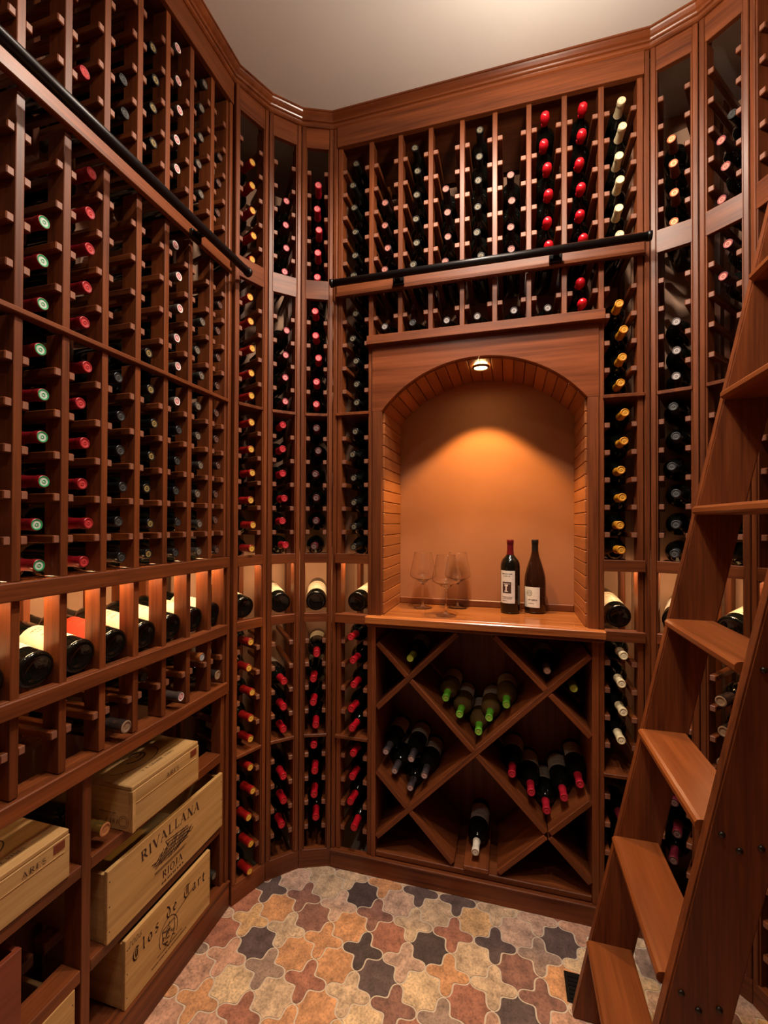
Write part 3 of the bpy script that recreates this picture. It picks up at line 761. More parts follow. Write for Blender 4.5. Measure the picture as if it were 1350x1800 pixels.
# back wall
BK = {0: {'U': ('olive', range(6)), 'M1': ('olive', range(5)), 'M2': ('olive', range(6)), 'L1': ('redcap', range(5)), 'L2': ('redcap', range(4))},
      1: {'U': ('dusty', range(2, 6)), 'M1': ('silver', [1])}, 2: {'U': ('olive', range(6)), 'M1': ('black', [1])},
      3: {'U': ('dusty', range(2, 6)), 'M1': ('silver', [1])}, 4: {'U': ('olive', range(6)), 'M1': ('silver', [1])},
      5: {'U': ('dusty', range(2, 6)), 'M1': ('silver', [1])}, 6: {'U': ('wax', range(6)), 'M1': ('silver', [1])},
      7: {'U': ('wax', range(6)), 'M1': ('wax', range(2))},
      8: {'U': ('white', range(6)), 'M1': ('goldfoil', range(1, 5)), 'M2': ('goldfoil', range(6)), 'L1': ('white', range(4)), 'L2': ('maroon', range(1, 4))}}
for i, secs in BK.items():
    ul, ur = BCOL[i]
    nm = COLNAME['b0'] if i == 0 else COLNAME['b8'] if i == 8 else f"{['', 'first', 'second', 'third', 'fourth', 'fifth', 'sixth', 'seventh'][i]} column above niche"
    for s, (look, rows) in secs.items():
        for r in rows:
            z = ROWS[s][r]+axis_h(ul, ur, .018)+.002
            if s == 'M1' and r == 1 and 0 < i < 8: z = 1.957+RB+.001
            if s == 'M1' and r == 4: z = Z_SH+RB+.001
            if s == 'U' and r == 5: z = max(z, Z_B1-.03+RB)
            low = s in ('L1', 'L2')
            rack_bottle('back', (ul+ur)/2+rnd.uniform(-.003, .003), z, look, s, r, -.012 if s in ('M2', 'L1', 'L2') or (i == 8 and s == 'M1') else .002,
                        'paper' if low else None, colname=nm)
# left wall
def lrow(c, s, rows, look):
    ul, ur = LCOL[c+2]
    nm = f"left-wall column {['', 'seventh', 'sixth', 'fifth', 'fourth', 'third', 'second', 'nearest'][c]} {'from' if c < 7 else 'to'} corner"
    for r in rows:
        z = ROWS[s][r]+axis_h(ul, ur, .0145)
        if s == 'M1' and r == 4: z = Z_SH+RB+.001
        rack_bottle('left', (ul+ur)/2+rnd.uniform(-.002, .002), z, look, s, r, .014, 'paper' if s == 'M2' else None, colname=nm)
lrow(1, 'M1', [2, 3, 4], 'green'); lrow(1, 'M2', range(6), 'green')
lrow(2, 'U', [4], 'red'); lrow(2, 'M1', range(5), 'red'); lrow(2, 'M2', range(6), 'red')
lrow(3, 'U', [3, 4], 'black'); lrow(3, 'M2', range(6), 'black')
lrow(4, 'U', [1, 2, 3, 4], 'blackgold'); lrow(4, 'M1', [4], 'blackgold'); lrow(4, 'M2', range(6), 'blackgold')
lrow(5, 'U', range(5), 'pinkwhite'); lrow(5, 'M1', range(5), 'pinkwhite'); lrow(5, 'M2', [0], 'pinkwhite'); lrow(5, 'M2', range(1, 6), 'black')
lrow(6, 'U', range(5), 'dark'); lrow(6, 'M1', [2, 3, 4], 'dark'); lrow(6, 'M2', range(6), 'dark')
lrow(7, 'U', [2, 3, 4], 'brown'); lrow(7, 'M1', [1, 2, 3, 4], 'brown'); lrow(7, 'M2', range(6), 'brown')
# short rack under the display row
def under(c, z, look, wds, dt=.0):
    ul, ur = LCOL[c+2]; u = (ul+ur)/2; d = dt+.279
    x, y = LORG[0]-d, LORG[1]+u
    bottle((x, y, z), (PI/2, 0, LROT), look, wds, 'bottles in the short left rack', spin=PI)
under(6, .835+axis_h(*LCOL[8], .0145), 'copper', 'copper-foil bottle in the upper slot of the short left rack', .0)
under(7, .750+RB, 'foil', 'silver-foil bottle in the short left rack slot next to the corner post', .012)
under(5, .750+RB, 'pinkwhite', 'grey-foil pink-topped bottle low in the short left rack above crates', -.006)
under(3, .750+RB, 'foil', 'crumpled-foil sparkling bottle low in the short left rack, nearest the crates', -.006)
under(4, .835+axis_h(*LCOL[6], .0145), 'black', 'black-foil bottle in the upper slot of the short left rack', .03)
# display row: base outwards, neck raised to the back
def shown(org, rz, u, label, paper, look, dbase=.040, zb=.9406, tilt=9, kind='bordeaux', yaw=0.0, sc=1.06):
    x = org[0]+u*math.cos(rz)-dbase*math.sin(rz); y = org[1]+u*math.sin(rz)+dbase*math.cos(rz)
    z = zb+RB*sc*math.cos(R(tilt))+.001
    bottle((x, y, z), (-(PI/2-R(tilt)), 0, rz+yaw), look, label, 'bottles lying base-out in the lit display row', kind=kind, paper=paper, spin=R(rnd.uniform(-8, 8)), scale=sc, lab=(.040, .135, 100))
LN = ['eighth', 'seventh', 'sixth', 'fifth', 'fourth', 'third', 'second', 'nearest']
for c in range(0, 8):
    ul, ur = LCOL[c+2]
    pap = 'paper_red' if c == 3 else 'paper'
    shown(LORG, LROT, (ul+ur)/2, f"{'red' if c == 3 else 'cream'}-labelled bottle lying base-out, lit display row, left-wall column {LN[c]} {'from' if c < 7 else 'to'} corner", pap,
          ['dark', 'smoke', 'smoke', 'black', 'dark', 'dark', 'dark', 'crimson'][c], dbase=.022 if c < 3 else .03)
for k, look, pap in (('A1', 'crimson', 'paper'), ('A2', 'redcap', 'paper'), ('A3', 'cherry', 'paper'), ('R1', 'grey', 'paper_white'), ('R2', 'cherry', 'paper')):
    shown(FR[k][0], FR[k][1], FR[k][2]/2, f"cream-labelled bottle lying base-out, lit display row, {COLNAME[k]}", pap, look, .034)
for i, look in ((0, 'goldfoil'), (8, 'goldfoil')):
    ul, ur = BCOL[i]; shown((0, 0), 0, (ul+ur)/2, f"cream-labelled bottle lying base-out, lit display row, {COLNAME['b0' if i == 0 else 'b8']}", 'paper', look, .032, yaw=R(-6 if i == 0 else 4))
# diamond bin
def bin_bottle(x, z, look, label, group, glass='glass_dark', paper='paper', dtip=.03, kind='bordeaux'):
    bottle((x, dtip+.279, z), (PI/2, 0, R(rnd.uniform(-2, 2))), look, label, group, glass, kind, paper, spin=PI+rnd.uniform(-.3, .3))
q = .0520; zoff = .0128+RB*1.4142
for (cx, cz, nm, look, glass, lay) in ((-.1115, .4895, 'top centre diamond', 'lime', 'glass_straw', [(0, 0, 'lowest'), (-1, 1, 'lower left'), (1, 1, 'lower right'), (-2, 2, 'upper left'), (2, 2, 'upper right')]),
                            (-.345, .2565, 'left diamond', 'smoke', 'glass_dark', [(0, 0, 'lowest'), (-1, 1, 'lower left'), (1, 1, 'lower right'), (0, 2, 'topmost middle'), (-1.72, 2.25, 'upper left')]),
                            (.122, .2565, 'right diamond', 'cherry', 'glass_dark', [(0, 0, 'lowest'), (-1, 1, 'lower left'), (1, 1, 'lower right'), (-2, 2, 'upper left'), (2, 2, 'upper right')])):
    for dx, dz, wh in lay:
        x, z = cx+dx*q, cz+zoff+dz*q
        if nm == 'left diamond' and dx == -1.72: x, z = max(x, -.467+RB+.002), z
        bin_bottle(x, z, look, f"{LOOK[look][6]} {'white-wine ' if glass == 'glass_straw' else ''}bottle, {wh} of five in {nm} of lattice bin", f"bottles in the {nm}", glass)
bin_bottle(-.345, .7225+zoff, 'yellowgreen', 'lone lime-foil bottle in upper left triangle of the lattice bin', None)
bin_bottle(.122, .7225+zoff, 'tan', 'lone tan-topped bottle in upper right triangle of the lattice bin', None)
bin_bottle(.122+.083, .7225-.0128*0+.012, 'yellowgreen', 'lone lime-foil bottle in right side triangle of the lattice bin', None)
bin_bottle(-.108, .104+RB+.001, 'ivory', 'lone ivory-foil bottle lying at the bottom centre of lattice bin', None, paper='paper_white', dtip=.022)
for n_ in [o for o in C.objects if 'group' in o and o['group'] is None]: del n_['group']
# ------------------------------------------------------------------ stroke lettering
class Ink:
    def __init__(s): s.v, s.f = [], []
    def quad(s, a, b, c, d):
        n = len(s.v); s.v += [a, b, c, d]; s.f.append([n, n+1, n+2, n+3])
    def line(s, p, q, w0, w1=None):
        w1 = w0 if w1 is None else w1
        p, q = Vector(p), Vector(q); d = (q-p)
        if d.length < 1e-9: return
        n = Vector((-d.y, d.x)).normalized()
        s.quad(p-n*w0/2, q-n*w1/2, q+n*w1/2, p+n*w0/2)
    def poly(s, pts, w):
        for a, b in zip(pts, pts[1:]): s.line(a, b, w)
    def nib(s, pts, wx=.11, wy=.07, hair=.001):
        for a, b in zip(pts, pts[1:]):
            a, b = Vector(a), Vector(b); n = Vector((wx, wy)); s.quad(a-n, b-n, b+n, a+n); s.line(a, b, hair)
    def mesh(s, name, mat, xf):
        v = [xf(p[0], p[1]) for p in s.v]
        me = mesh_from(name, v, s.f, [M[mat]])
        return me
TK, TN = .17, .06
def arc(cx, cy, rx, ry, a0, a1, n=10): return [(cx+rx*math.cos(R(a0+(a1-a0)*i/n)), cy+ry*math.sin(R(a0+(a1-a0)*i/n))) for i in range(n+1)]
def serif_glyph(ch):
    L = []; st = lambda x, w=TK, y0=0, y1=1: (L.append(((x, y0), (x, y1), w, w)), L.append(((x-.15, y1-.02), (x+.15, y1-.02), .045, .045)), L.append(((x-.15, y0+.02), (x+.15, y0+.02), .045, .045)))
    def pl(pts, w0, w1=None):
        n = len(pts)-1
        for i in range(n):
            f0, f1 = math.sin(PI*i/n), math.sin(PI*(i+1)/n); a = w0+((w1 or w0)-w0)*f0; b = w0+((w1 or w0)-w0)*f1
            L.append((pts[i], pts[i+1], a, b))
    adv = .8
    if ch == 'I': st(.22); adv = .46
    elif ch == 'L': st(.22); L.append(((.22, .03), (.66, .03), TN, TN)); L.append(((.66, 0), (.66, .25), .05, .05)); adv = .76
    elif ch == 'A':
        L += [((.06, 0), (.42, 1), TN, TN), ((.38, 1), (.76, 0), TK, TK), ((.18, .34), (.62, .34), .05, .05), ((-.04, .02), (.18, .02), .045, .045), ((.62, .02), (.92, .02), .045, .045)]; adv = .9
    elif ch == 'V':
        L += [((.08, 1), (.44, 0), TK, TK), ((.42, 0), (.78, 1), TN, TN), ((-.06, .98), (.22, .98), .045, .045), ((.66, .98), (.92, .98), .045, .045)]; adv = .86
    elif ch == 'N':
        st(.18, TN); st(.78, TN); L.append(((.18, 1), (.78, 0), TK, TK)); adv = .96
    elif ch == 'M':
        st(.16, TN); st(.88, TK); L += [((.16, 1), (.5, .1), TK, TK), ((.5, .1), (.88, 1), TN, TN)]; adv = 1.06
    elif ch == 'R':
        st(.2); pl(arc(.36, .74, .28, .24, 90, -90), .06, .18); L += [((.2, .97), (.36, .97), .05, .05), ((.2, .5), (.36, .5), .05, .05), ((.40, .5), (.78, 0), TK, .12)]; adv = .82
    elif ch == 'P':
        st(.2); pl(arc(.36, .74, .28, .24, 90, -90), .06, .18); L += [((.2, .97), (.36, .97), .05, .05), ((.2, .5), (.36, .5), .05, .05)]; adv = .7
    elif ch == 'D':
        st(.2); pl(arc(.36, .5, .4, .47, 90, -90, 12), .06, .18); L += [((.2, .97), (.36, .97), .05, .05), ((.2, .03), (.36, .03), .05, .05)]; adv = .88
    elif ch == 'O': pl(arc(.45, .5, .38, .48, 90, 270, 12), .06, .17); pl(arc(.45, .5, .38, .48, -90, 90, 12), .06, .17); adv = .92
    elif ch == 'C': pl(arc(.45, .5, .38, .48, 50, 310, 14), .05, .17); adv = .84
    elif ch == 'G': pl(arc(.45, .5, .38, .48, 50, 320, 14), .05, .17); L.append(((.74, .42), (.74, .1), .13, .13)); adv = .9
    elif ch == 'J':
        L.append(((.34, 1), (.34, .12), TK, TK)); L.append(((.19, .98), (.49, .98), .045, .045)); pl(arc(.18, .1, .16, .14, 0, -170, 8), .1, .06); adv = .56
    elif ch == 'E':
        st(.2); L += [((.2, .97), (.6, .97), .055, .055), ((.2, .52), (.52, .52), .05, .05), ((.2, .03), (.64, .03), .055, .055), ((.6, 1), (.6, .8), .05, .05), ((.64, 0), (.64, .24), .05, .05)]; adv = .74
    elif ch == 'S':
        pl(arc(.34, .74, .24, .24, 30, 250, 8), .05, .12); pl(arc(.34, .27, .26, .26, 90, -150, 8), .13, .08); L.append(((.24, .54), (.42, .46), .16, .16)); adv = .68
    elif ch == 'T':
        st(.36); L += [((.02, .97), (.7, .97), .055, .055)]; adv = .74
    elif ch == 'W':
        L += [((.04, 1), (.3, 0), TK, TK), ((.3, 0), (.52, .9), TN, TN), ((.5, 1), (.76, 0), TK, TK), ((.76, 0), (1.02, 1), TN, TN)]; adv = 1.1
    elif ch == '2': pl(arc(.3, .74, .22, .24, 170, -30, 8), .06, .09); L += [((.48, .62), (.08, .04), .07, .07), ((.08, .04), (.54, .04), .08, .08)]; adv = .64
    elif ch == '0': pl(arc(.3, .5, .23, .48, 90, 450, 16), .06, .09); adv = .64
    elif ch == '6': pl(arc(.3, .28, .22, .27, 90, 450, 14), .06, .09); L.append(((.09, .34), (.44, .98), .07, .05)); adv = .64
    elif ch == ' ': adv = .5
    return L, adv
def serif_text(ink, s, x, y, h, sx=1.0, arch=0.0, slant=0.0, gap=.06):
    tot = sum(serif_glyph(c)[1]+gap for c in s)*h*sx
    x0 = x-tot/2; cx = x0
    for ch in s:
        L, adv = serif_glyph(ch)
        mid = (cx+adv*h*sx/2-x)/(tot/2); yy = y-arch*mid*mid; an = -math.atan2(2*arch*mid, tot/2)
        c, sn = math.cos(an), math.sin(an)
        for p, q, w0, w1 in L:
            def tr(pt):
                X = (pt[0]-adv/2+slant*pt[1])*h*sx; Y = pt[1]*h
                return (cx+adv*h*sx/2+X*c-Y*sn, yy+X*sn+Y*c)
            ink.line(tr(p), tr(q), w0*h, w1*h)
        cx += (adv+gap)*h*sx
BLK = {
 'C': ([[(.62, .92), (.42, 1.0), (.22, .86), (.12, .6), (.14, .3), (.3, .06), (.52, .02), (.72, .14)], [(.42, .9), (.36, .5), (.44, .2)], [(.56, .8), (.54, .26)], [(.5, .98), (.66, .86)]], .86),
 'l': ([[(.12, 1.02), (.2, .92), (.2, .12), (.3, .02)]], .42),
 'o': ([[(.3, .64), (.12, .46), (.12, .16), (.28, .0)], [(.3, .64), (.46, .5), (.46, .18), (.28, .0)]], .6),
 's': ([[(.46, .6), (.28, .66), (.14, .5), (.44, .24), (.3, .02), (.1, .08)]], .56),
 'd': ([[(.3, .6), (.12, .44), (.12, .16), (.28, .0)], [(.1, 1.0), (.34, .8), (.48, .5), (.46, .18), (.28, .0)]], .62),
 'e': ([[(.42, .4), (.14, .36), (.3, .64), (.46, .5), (.42, .4)], [(.14, .46), (.14, .16), (.3, .02), (.46, .1)]], .56),
 'T': ([[(.1, .96), (.4, 1.06), (.86, .96), (1.0, 1.1)], [(.42, .82), (.16, .66), (.14, .28), (.34, .04), (.62, .02), (.8, .16)], [(.5, .96), (.44, .3)], [(.66, .9), (.64, .2)]], 1.02),
 'a': ([[(.14, .58), (.36, .64), (.42, .52), (.42, .12), (.52, .0)], [(.42, .4), (.16, .28), (.16, .08), (.32, .0), (.42, .12)]], .6),
 'r': ([[(.12, .62), (.2, .54), (.2, .02)], [(.2, .5), (.34, .64), (.48, .56)]], .52),
 't': ([[(.24, .86), (.2, .6), (.2, .12), (.36, .0)], [(.08, .62), (.42, .62)]], .48), ' ': ([], .5)}
def black_text(ink, s, x, y, h, sx=1.0, arch=0.0, track=.1):
    tot = sum(BLK[c][1]+track for c in s)*h*sx; cx = x-tot/2
    for ch in s:
        ps, adv = BLK[ch]
        mid = (cx+adv*h*sx/2-x)/(tot/2); yy = y-arch*mid*mid
        for p in ps: ink.nib([(cx+a*h*sx, yy+b*h) for a, b in p], .055*h, .036*h, .04*h)
        cx += (adv+track)*h*sx
def dashes(ink, x0, x1, y, h, seed):
    rr = random.Random(seed); x = x0
    while x < x1:
        w_ = rr.uniform(.5, 1.2)*h; ink.line((x, y), (min(x+w_, x1), y), h); x += w_+h*rr.choice((.4, .4, 1.0))

# ------------------------------------------------------------------ crates on the case storage shelves
LW = lambda u, d, z: (LORG[0]-d, LORG[1]+u, z)
def crate(label, ya, yb, xf, z0, z1, depth, open_top, nails=True, lid=False, mat='pine'):
    u0, u1 = 0, yb-ya
    t = thing('wooden_wine_crate', label, 'crate', (xf, ya, z0), LROT, 'wooden wine crates on the left')
    wd, h, th = u1, z1-z0, .011
    x, y, z = (mat+'_x', mat+'_y', mat+'_z') if mat == 'pine' else (mat,)*3
    part('front_panel', 0, wd, 0, th, 0, h, x, t, .0012)
    part('rear_panel', .0, wd, depth-th, depth, 0, h, x, t, .0012)
    sh = h-(.010 if open_top else .0)
    part('side_panel', .0012, th, th, depth-th, 0, sh, y, t, .001); part('side_panel', wd-th, wd-.0012, th, depth-th, 0, sh, y, t, .001)
    part('bottom_panel', th, wd-th, th, depth-th, 0, .008, x, t, .001)
    if lid:
        part('lid', .0006, wd-.0006, .0015, depth-.002, h+.0003, h+.011, x, t, .002)
        part('lid_groove', .012, wd-.012, -.0012, 0, h*.66, h*.66+.002, x, t, .0004)
        part('corner_cleat', wd-.036, wd-.012, -.0016, 0, h-.020, h-.003, 'redbox', t, .0005)
        part('corner_batten', .0, .010, -.0016, 0, 0, h, x, t, .0005)
    if nails:
        me = lathe('nail', [(.0016, 0), (.0014, .0006), (0, .0008)], [M['nail']], seg=8)
        for uu in (.006, wd-.006):
            for zz in (.16*h, .5*h, .84*h): link('nail', me, t, (uu, 0.0, zz), (PI/2, 0, 0))
    return t, wd, h
front = lambda off=.0006: (lambda x, y: (x, -off, y))
# a: the lidded case on the upper shelf
t, wd, h = crate('lidded pale wine crate stamped ARES on the upper shelf of the right bay', -.672, -.432, XL+.015, .523, .623, .26, False, False, True)
ink = Ink(); serif_text(ink, 'ARES', wd*.56, h*.74, .0115, 1.15, gap=.14); link('lettering', ink.mesh('ink', 'ink', front(.0020)), t)
ink = Ink(); serif_text(ink, 'THE GRANDE VINES', wd*.5, .030, .0085, .95, gap=.1)
ink.poly(arc(wd*.42, .100, .075, .044, -180, 20, 20), .0028); ink.poly(arc(wd*.46, .105, .03, .02, -170, 60, 12), .006); ink.poly(arc(wd*.50, .112, .018, .012, -120, 140, 8), .006)
link('lid_stamp', ink.mesh('ink', 'ink', lambda x, y: (x, y, h+.0117)), t)
ink = Ink(); serif_text(ink, 'ARES', .062, h*.16, .010, 1.1, gap=.2); ink.poly(arc(.026, .022, .014, .015, 0, 360, 18), .0012); ink.poly(arc(.026, .022, .009, .010, 20, 300, 12), .0012); dashes(ink, .05, .10, h*.40, .003, 4)
link('side_stamp', ink.mesh('ink', 'inklight', lambda x, y: (.0004, x, y)), t)
# b: big open crate
t, wd, h = crate('large open pine wine crate with a landscape emblem, middle of the right bay', -.722, -.291, XL-.004, .2925, .463, .27, True)
ink = Ink(); serif_text(ink, 'RIVALLANA', wd*.485, h*.745, .0265, 1.02, arch=.006, gap=.10); serif_text(ink, 'RIOJA', wd*.488, h*.145, .0190, .98, gap=.12)
dashes(ink, wd*.488-.042, wd*.488+.042, h*.075, .0046, 2)
rr = random.Random(5); ex, ey, erx, ery = wd*.49, h*.51, .066, .028
for i in range(26):                      # hatched vineyard landscape
    a = -1+2*i/25; hh = math.sqrt(max(0, 1-a*a))
    ink.poly([(ex+erx*a-.012, ey-ery*.75*hh), (ex+erx*a+.004, ey-.004+rr.uniform(-.004, .004)), (ex+erx*a+.014, ey+ery*hh*rr.uniform(.5, 1))], rr.uniform(.0014, .0034))
for k in range(5): ink.poly([(ex-erx+.018*k*.6, ey-.018+.009*k), (ex-.02+rr.uniform(-.01, .01), ey-.010+.010*k), (ex+erx*.9, ey-.014+.008*k)], .0022)
for k in range(2): ink.line((ex-erx*(1.05-.04*k), ey-ery-.001-.004*k), (ex+erx*(.75-.1*k), ey-ery-.001-.004*k), .0016)
link('lettering', ink.mesh('ink', 'ink', front()), t)
# c: bottom crate
t, wd, h = crate('pine wine crate with blackletter lettering on the floor board of right bay', -.672, -.354, XL-.002, .0895, .258, .27, True)
ink = Ink(); black_text(ink, 'Clos de Tart', wd*.50, h*.64, .032, .95, arch=.016, track=.16)
link('lettering', ink.mesh('ink', 'ink', front()), t)
ink = Ink(); serif_text(ink, '2006', wd*.09, h*.84, .014, 1.1, slant=.2)
ex, ey = wd*.45, h*.37
ink.poly([(ex-.022, ey+.026), (ex-.022, ey-.008), (ex, ey-.032), (ex+.022, ey-.008), (ex+.022, ey+.026), (ex-.022, ey+.026)], .0022)
for k in range(18):
    a = rr.uniform(-.018, .018); b_ = rr.uniform(-.018, .024); ink.poly([(ex+a, ey+b_), (ex+a+rr.uniform(-.008, .008), ey+b_+rr.uniform(-.008, .008)), (ex+a+rr.uniform(-.010, .010), ey+b_-.006)], .0020)
ink.poly(arc(ex, ey+.004, .034, .040, -30, 210, 16), .0018); ink.line((ex+.02, ey+.03), (ex+.10, ey+.05), .0022)
dashes(ink, ex-.06, ex+.07, h*.125, .0036, 6); dashes(ink, ex-.04, ex+.05, h*.20, .003, 7)
link('stamp', ink.mesh('ink', 'ink', front()), t)
# d: lidded crate of the left bay, cut by the photo's edge
t, wd, h = crate('lidded pale wine crate stamped ARES on the left bay shelf, cut by photo edge', -1.06, -.812, XL-.008, .523, .613, .26, False, False, True)
ink = Ink(); serif_text(ink, 'ARES', wd*.70, h*.74, .0115, 1.15, gap=.14); link('lettering', ink.mesh('ink', 'ink', front(.0020)), t)
ink = Ink(); serif_text(ink, 'THE GRANDE VINES', wd*.5, .030, .0085, .95, gap=.1); ink.poly(arc(wd*.42, .100, .075, .044, -180, 20, 20), .0028); ink.poly(arc(wd*.46, .105, .03, .02, -170, 60, 12), .006)
link('lid_stamp', ink.mesh('ink', 'ink', lambda x, y: (x, y, h+.0117)), t)
crate('dark red wooden box at the left photo edge, on the lower shelf', -1.10, -.905, XL-.012, .293, .455, .25, False, False, False, 'redbox')
crate('pale open wine crate at the bottom left photo corner, on the floor board', -1.06, -.795, XL-.010, .0895, .265, .27, True)
bottle((LORG[0]-.292, -.733, .523+RB+.003), (PI/2, 0, LROT+R(2)), 'goldchamp', 'gold-foil champagne bottle lying beside the lidded crate in right bay', 'loose bottles', spin=0)
bottle((LORG[0]-.302, -.312, .293+RB+.001) if False else (LORG[0]-.305, -.278-.02, .0895+RB+.004), (PI/2, 0, LROT), 'dark', 'dark bottle lying beside the bottom crate near the corner post', 'loose bottles', spin=0)

# ------------------------------------------------------------------ things on the counter
LOOK['port'] = (srgb(92, 10, 22), srgb(110, 18, 28), srgb(80, 8, 18), .35, .1, 'cap', 'port-red-foil'); LOOK['ebony'] = (srgb(10, 9, 9), srgb(24, 22, 22), srgb(12, 12, 12), .4, .1, 'cap', 'ebony-foil')
b1 = bottle((.003, .190, ZC+.0005), (0, 0, R(-20)), 'port', 'square-shouldered wine bottle with tall pictured label standing on the niche counter', None, scale=.985)
lb = link('label', label_mesh(.040, .162, -48, 48, 'paper_white'), b1)
qd = text_quads(0, .148, .040, .0045, 1)+text_quads(0, .140, .026, .003, 2)+text_quads(0, .062, .040, .003, 4)+text_quads(0, .056, .036, .0025, 5)+text_quads(-.008, .048, .020, .0025, 6)
link('label_print', print_mesh('tall', qd, 'ink'), lb); link('label_picture', print_mesh('pic', [(-.018, .078, .016, .120)], 'ink'), lb)
link('picture_figure', print_mesh('fig', [(-.009, .083, .004, .086), (-.005, .086, .000, .104), (-.009, .104, .004, .110), (-.014, .112, .012, .114)], 'paper_white', RB+.0004), lb)
b2 = bottle((.093, .222, ZC+.0005), (0, 0, R(-22)), 'ebony', 'sloping-shouldered wine bottle with square monogram label standing on the niche counter', None, glass='glass_brown', kind='burgundy', scale=.985)
lb = link('label', label_mesh(.024, .100, -48, 44, 'paper_white', .0395), b2)
qd = text_quads(.004, .050, .036, .005, 12)+text_quads(-.002, .038, .022, .003, 13)
ring = []
for k in range(16):
    a = 2*PI*k/16; ring.append((-.008+.010*math.cos(a)-.0009, .078+.010*math.sin(a)-.0016, -.008+.010*math.cos(a)+.0009, .078+.010*math.sin(a)+.0016))
for k in range(7): a = 2*PI*k/7; ring.append((-.008+.005*math.cos(a)-.0012, .078+.004*math.sin(a)-.001, -.008+.005*math.cos(a)+.0012, .078+.004*math.sin(a)+.001))
link('label_print', print_mesh('mono', qd, 'ink', .0395), lb); link('monogram', print_mesh('monoring', ring, 'ink', .0395), lb)
def wine_glass(x, y, label):
    t = thing('wine_glass', label, 'wine glass', (x, y, ZC+.0004), 0, 'empty wine glasses in the niche')
    foot = [(0, 0), (.036, 0), (.0365, .0012), (.030, .0022), (.012, .0045), (.0045, .010), (.0033, .020), (.0030, .050), (.0032, .085), (.0050, .0925), (0, .0935)]
    link('stem', lathe('stem', foot, [M['crystal']], seg=28), t)
    out = [(0, .0936), (.006, .0945), (.016, .103), (.026, .112), (.040, .1175), (.0495, .124), (.0515, .131), (.0500, .142), (.0455, .165), (.0390, .195), (.0345, .2165), (.0341, .2185), (.0339, .2190)]
    inn = [(.0335, .2190), (.0333, .2185), (.0337, .2165), (.0381, .195), (.0446, .165), (.0491, .142), (.0506, .131), (.0486, .1248), (.0395, .1186), (.025, .1132), (.012, .107), (0, .104)]
    link('bowl', lathe('bowl', out+inn, [M['crystal']], seg=32), t)
wine_glass(-.329, .185, 'stemmed wine glass at the left of the three in the niche')
wine_glass(-.222, .069, 'stemmed wine glass nearest the counter edge, middle of the three')
wine_glass(-.197, .225, 'stemmed wine glass at the back right of the three in the niche')

# ------------------------------------------------------------------ ladder rails and ladder
def ladder_rail(label, p, q, outward, brs):
    p, q, n = Vector(p), Vector(q), Vector(outward)
    t = thing('ladder_rail', label, 'rail', tuple(p), 0, 'black ladder rails')
    d = q-p
    link('pipe', tube_mesh('pipe', [(0, 0, 0), tuple(d*.5), tuple(d)], .0125, 'black', 16), t)
    e = d.normalized()
    for s in (0, 1):
        c = d*s; link('end_cap', tube_mesh('cap', [tuple(c-e*.006), tuple(c+e*.006)], .0145, 'black', 16), t)
    for k in brs:
        c = d*k; a = math.atan2(e.y, e.x)
        b = link('bracket', box_mesh(.040, .014, .026, 'black', .002), t, tuple(c-n*.030+Vector((0, 0, -.012))), (0, 0, a))
        link('bracket_arm', box_mesh(.018, .030, .012, 'black', .002), t, tuple(c-n*.018+Vector((0, 0, -.008))), (0, 0, a))
ladder_rail('black metal ladder rail across the back wall rack', (-.622, -.052, 2.150), (.405, -.052, 2.146), (0, -1, 0), (.235, .745))
ladder_rail('black metal ladder rail along the left wall rack', (XL+.050, -1.30, 2.118), (XL+.050, -.247, 2.118), (1, 0, 0), (.06, .79))

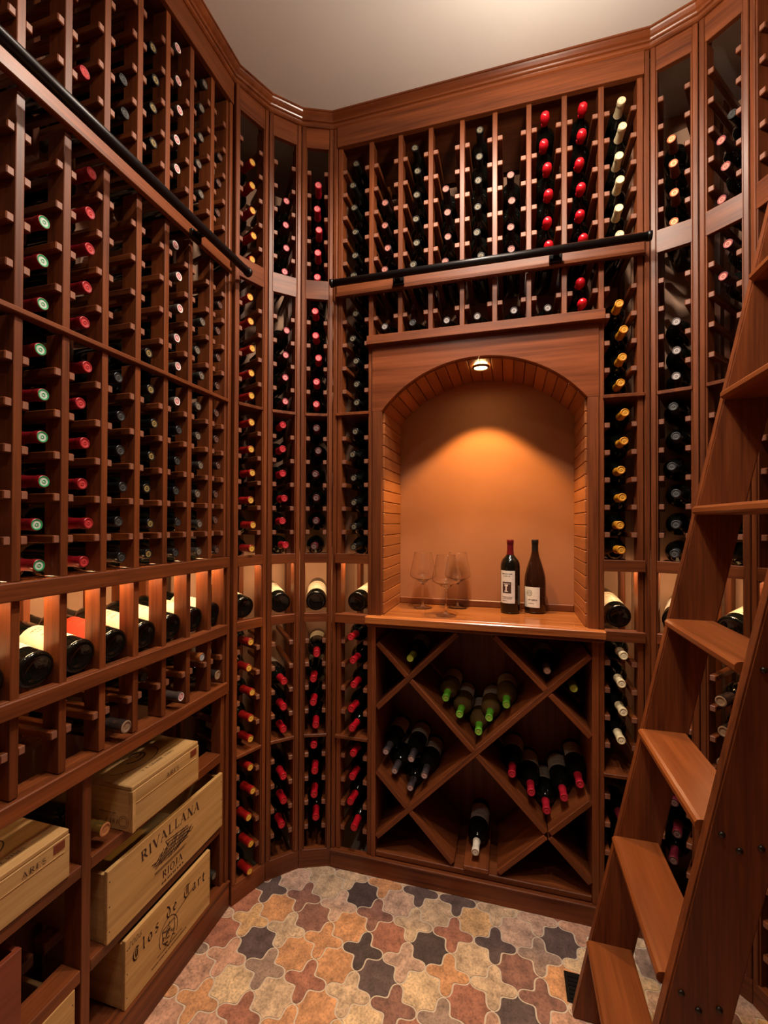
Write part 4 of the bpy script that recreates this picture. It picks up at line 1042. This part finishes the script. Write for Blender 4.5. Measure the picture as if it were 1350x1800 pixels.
def build_ladder():
    yf = -.30
    dx, x1, dz, z1 = .0595, .1915, .278, .2105
    yn = -.655
    t = thing('rolling_ladder', 'dark wooden library ladder leaning against the right wall rack', 'ladder', (x1-dx*z1/dz, (yf+yn)/2, 0))
    ox, oy = t.location.x, t.location.y
    sl = dx/dz; ztop = 2.10
    over, wd, th = .012, .100, .026
    def strg(y0, y1, name):
        v = []
        for y in (y0, y1):
            for z in (0, ztop):
                xf = ox+sl*z+over
                v += [(xf-ox, y-oy, z), (xf+wd-ox, y-oy, z)]
        f = [[0, 1, 3, 2], [4, 6, 7, 5], [0, 2, 6, 4], [1, 5, 7, 3], [2, 3, 7, 6], [0, 4, 5, 1]]
        me = mesh_from(name, v, f, [M['wood_z']])
        bm = bmesh.new(); bm.from_mesh(me); bmesh.ops.recalc_face_normals(bm, faces=bm.faces); bmesh.ops.bevel(bm, geom=bm.edges[:], offset=.003, segments=2, affect='EDGES'); bm.to_mesh(me); bm.free()
        return link(name, me, t)
    strg(yf, yf+th, 'stringer'); strg(yn-th, yn, 'stringer')
    tm = None
    bolt = lathe('bolt', [(.0052, 0), (.0052, .0015), (.0038, .0032), (0, .0040)], [M['bolt']], seg=14)
    for k in range(7):
        z = z1+k*dz; x = x1+k*dx
        if tm is None:
            v, f = [], []
            prof = [(0, -.006), (.004, -.0015), (.010, 0), (.104, 0), (.104, -.022), (.010, -.022), (.004, -.0195), (0, -.015)]
            for y in (yn+.0005-oy, yf-.0005-oy): v += [(a, y, b) for a, b in prof]
            n = len(prof); f = [list(range(n)), list(range(2*n-1, n-1, -1))]+[[i, i+n, (i+1) % n+n, (i+1) % n] for i in range(n)]
            tm = mesh_from('tread', v, f, [M['tread']])
            bm = bmesh.new(); bm.from_mesh(tm); bmesh.ops.recalc_face_normals(bm, faces=bm.faces); bm.to_mesh(tm); bm.free()
        link('tread', tm, t, (x-ox, 0, z))
        for bx, bz in ((.030, -.004), (.055, -.026), (.085, -.016)):
            link('bolt', bolt, t, (x+bx-ox, yn-th-oy, z+bz), (PI/2, 0, 0))
    for y in (yf+th/2-oy, yn-th/2-oy):
        link('hook', box_mesh(.020, .012, .10, 'black', .002), t, (sl*2.06+wd*.5, y, ztop+.03))
build_ladder()
v_ = thing('floor_vent', 'small dark metal floor vent beside the ladder foot', 'vent', (.150, -.262, 0))
part('frame', 0, .11, 0, .085, .0002, .003, 'vent', v_, .0008)
for k in range(6): part('slat', .008, .102, .008+.012*k, .014+.012*k, .003, .0055, 'black', v_, .0005)
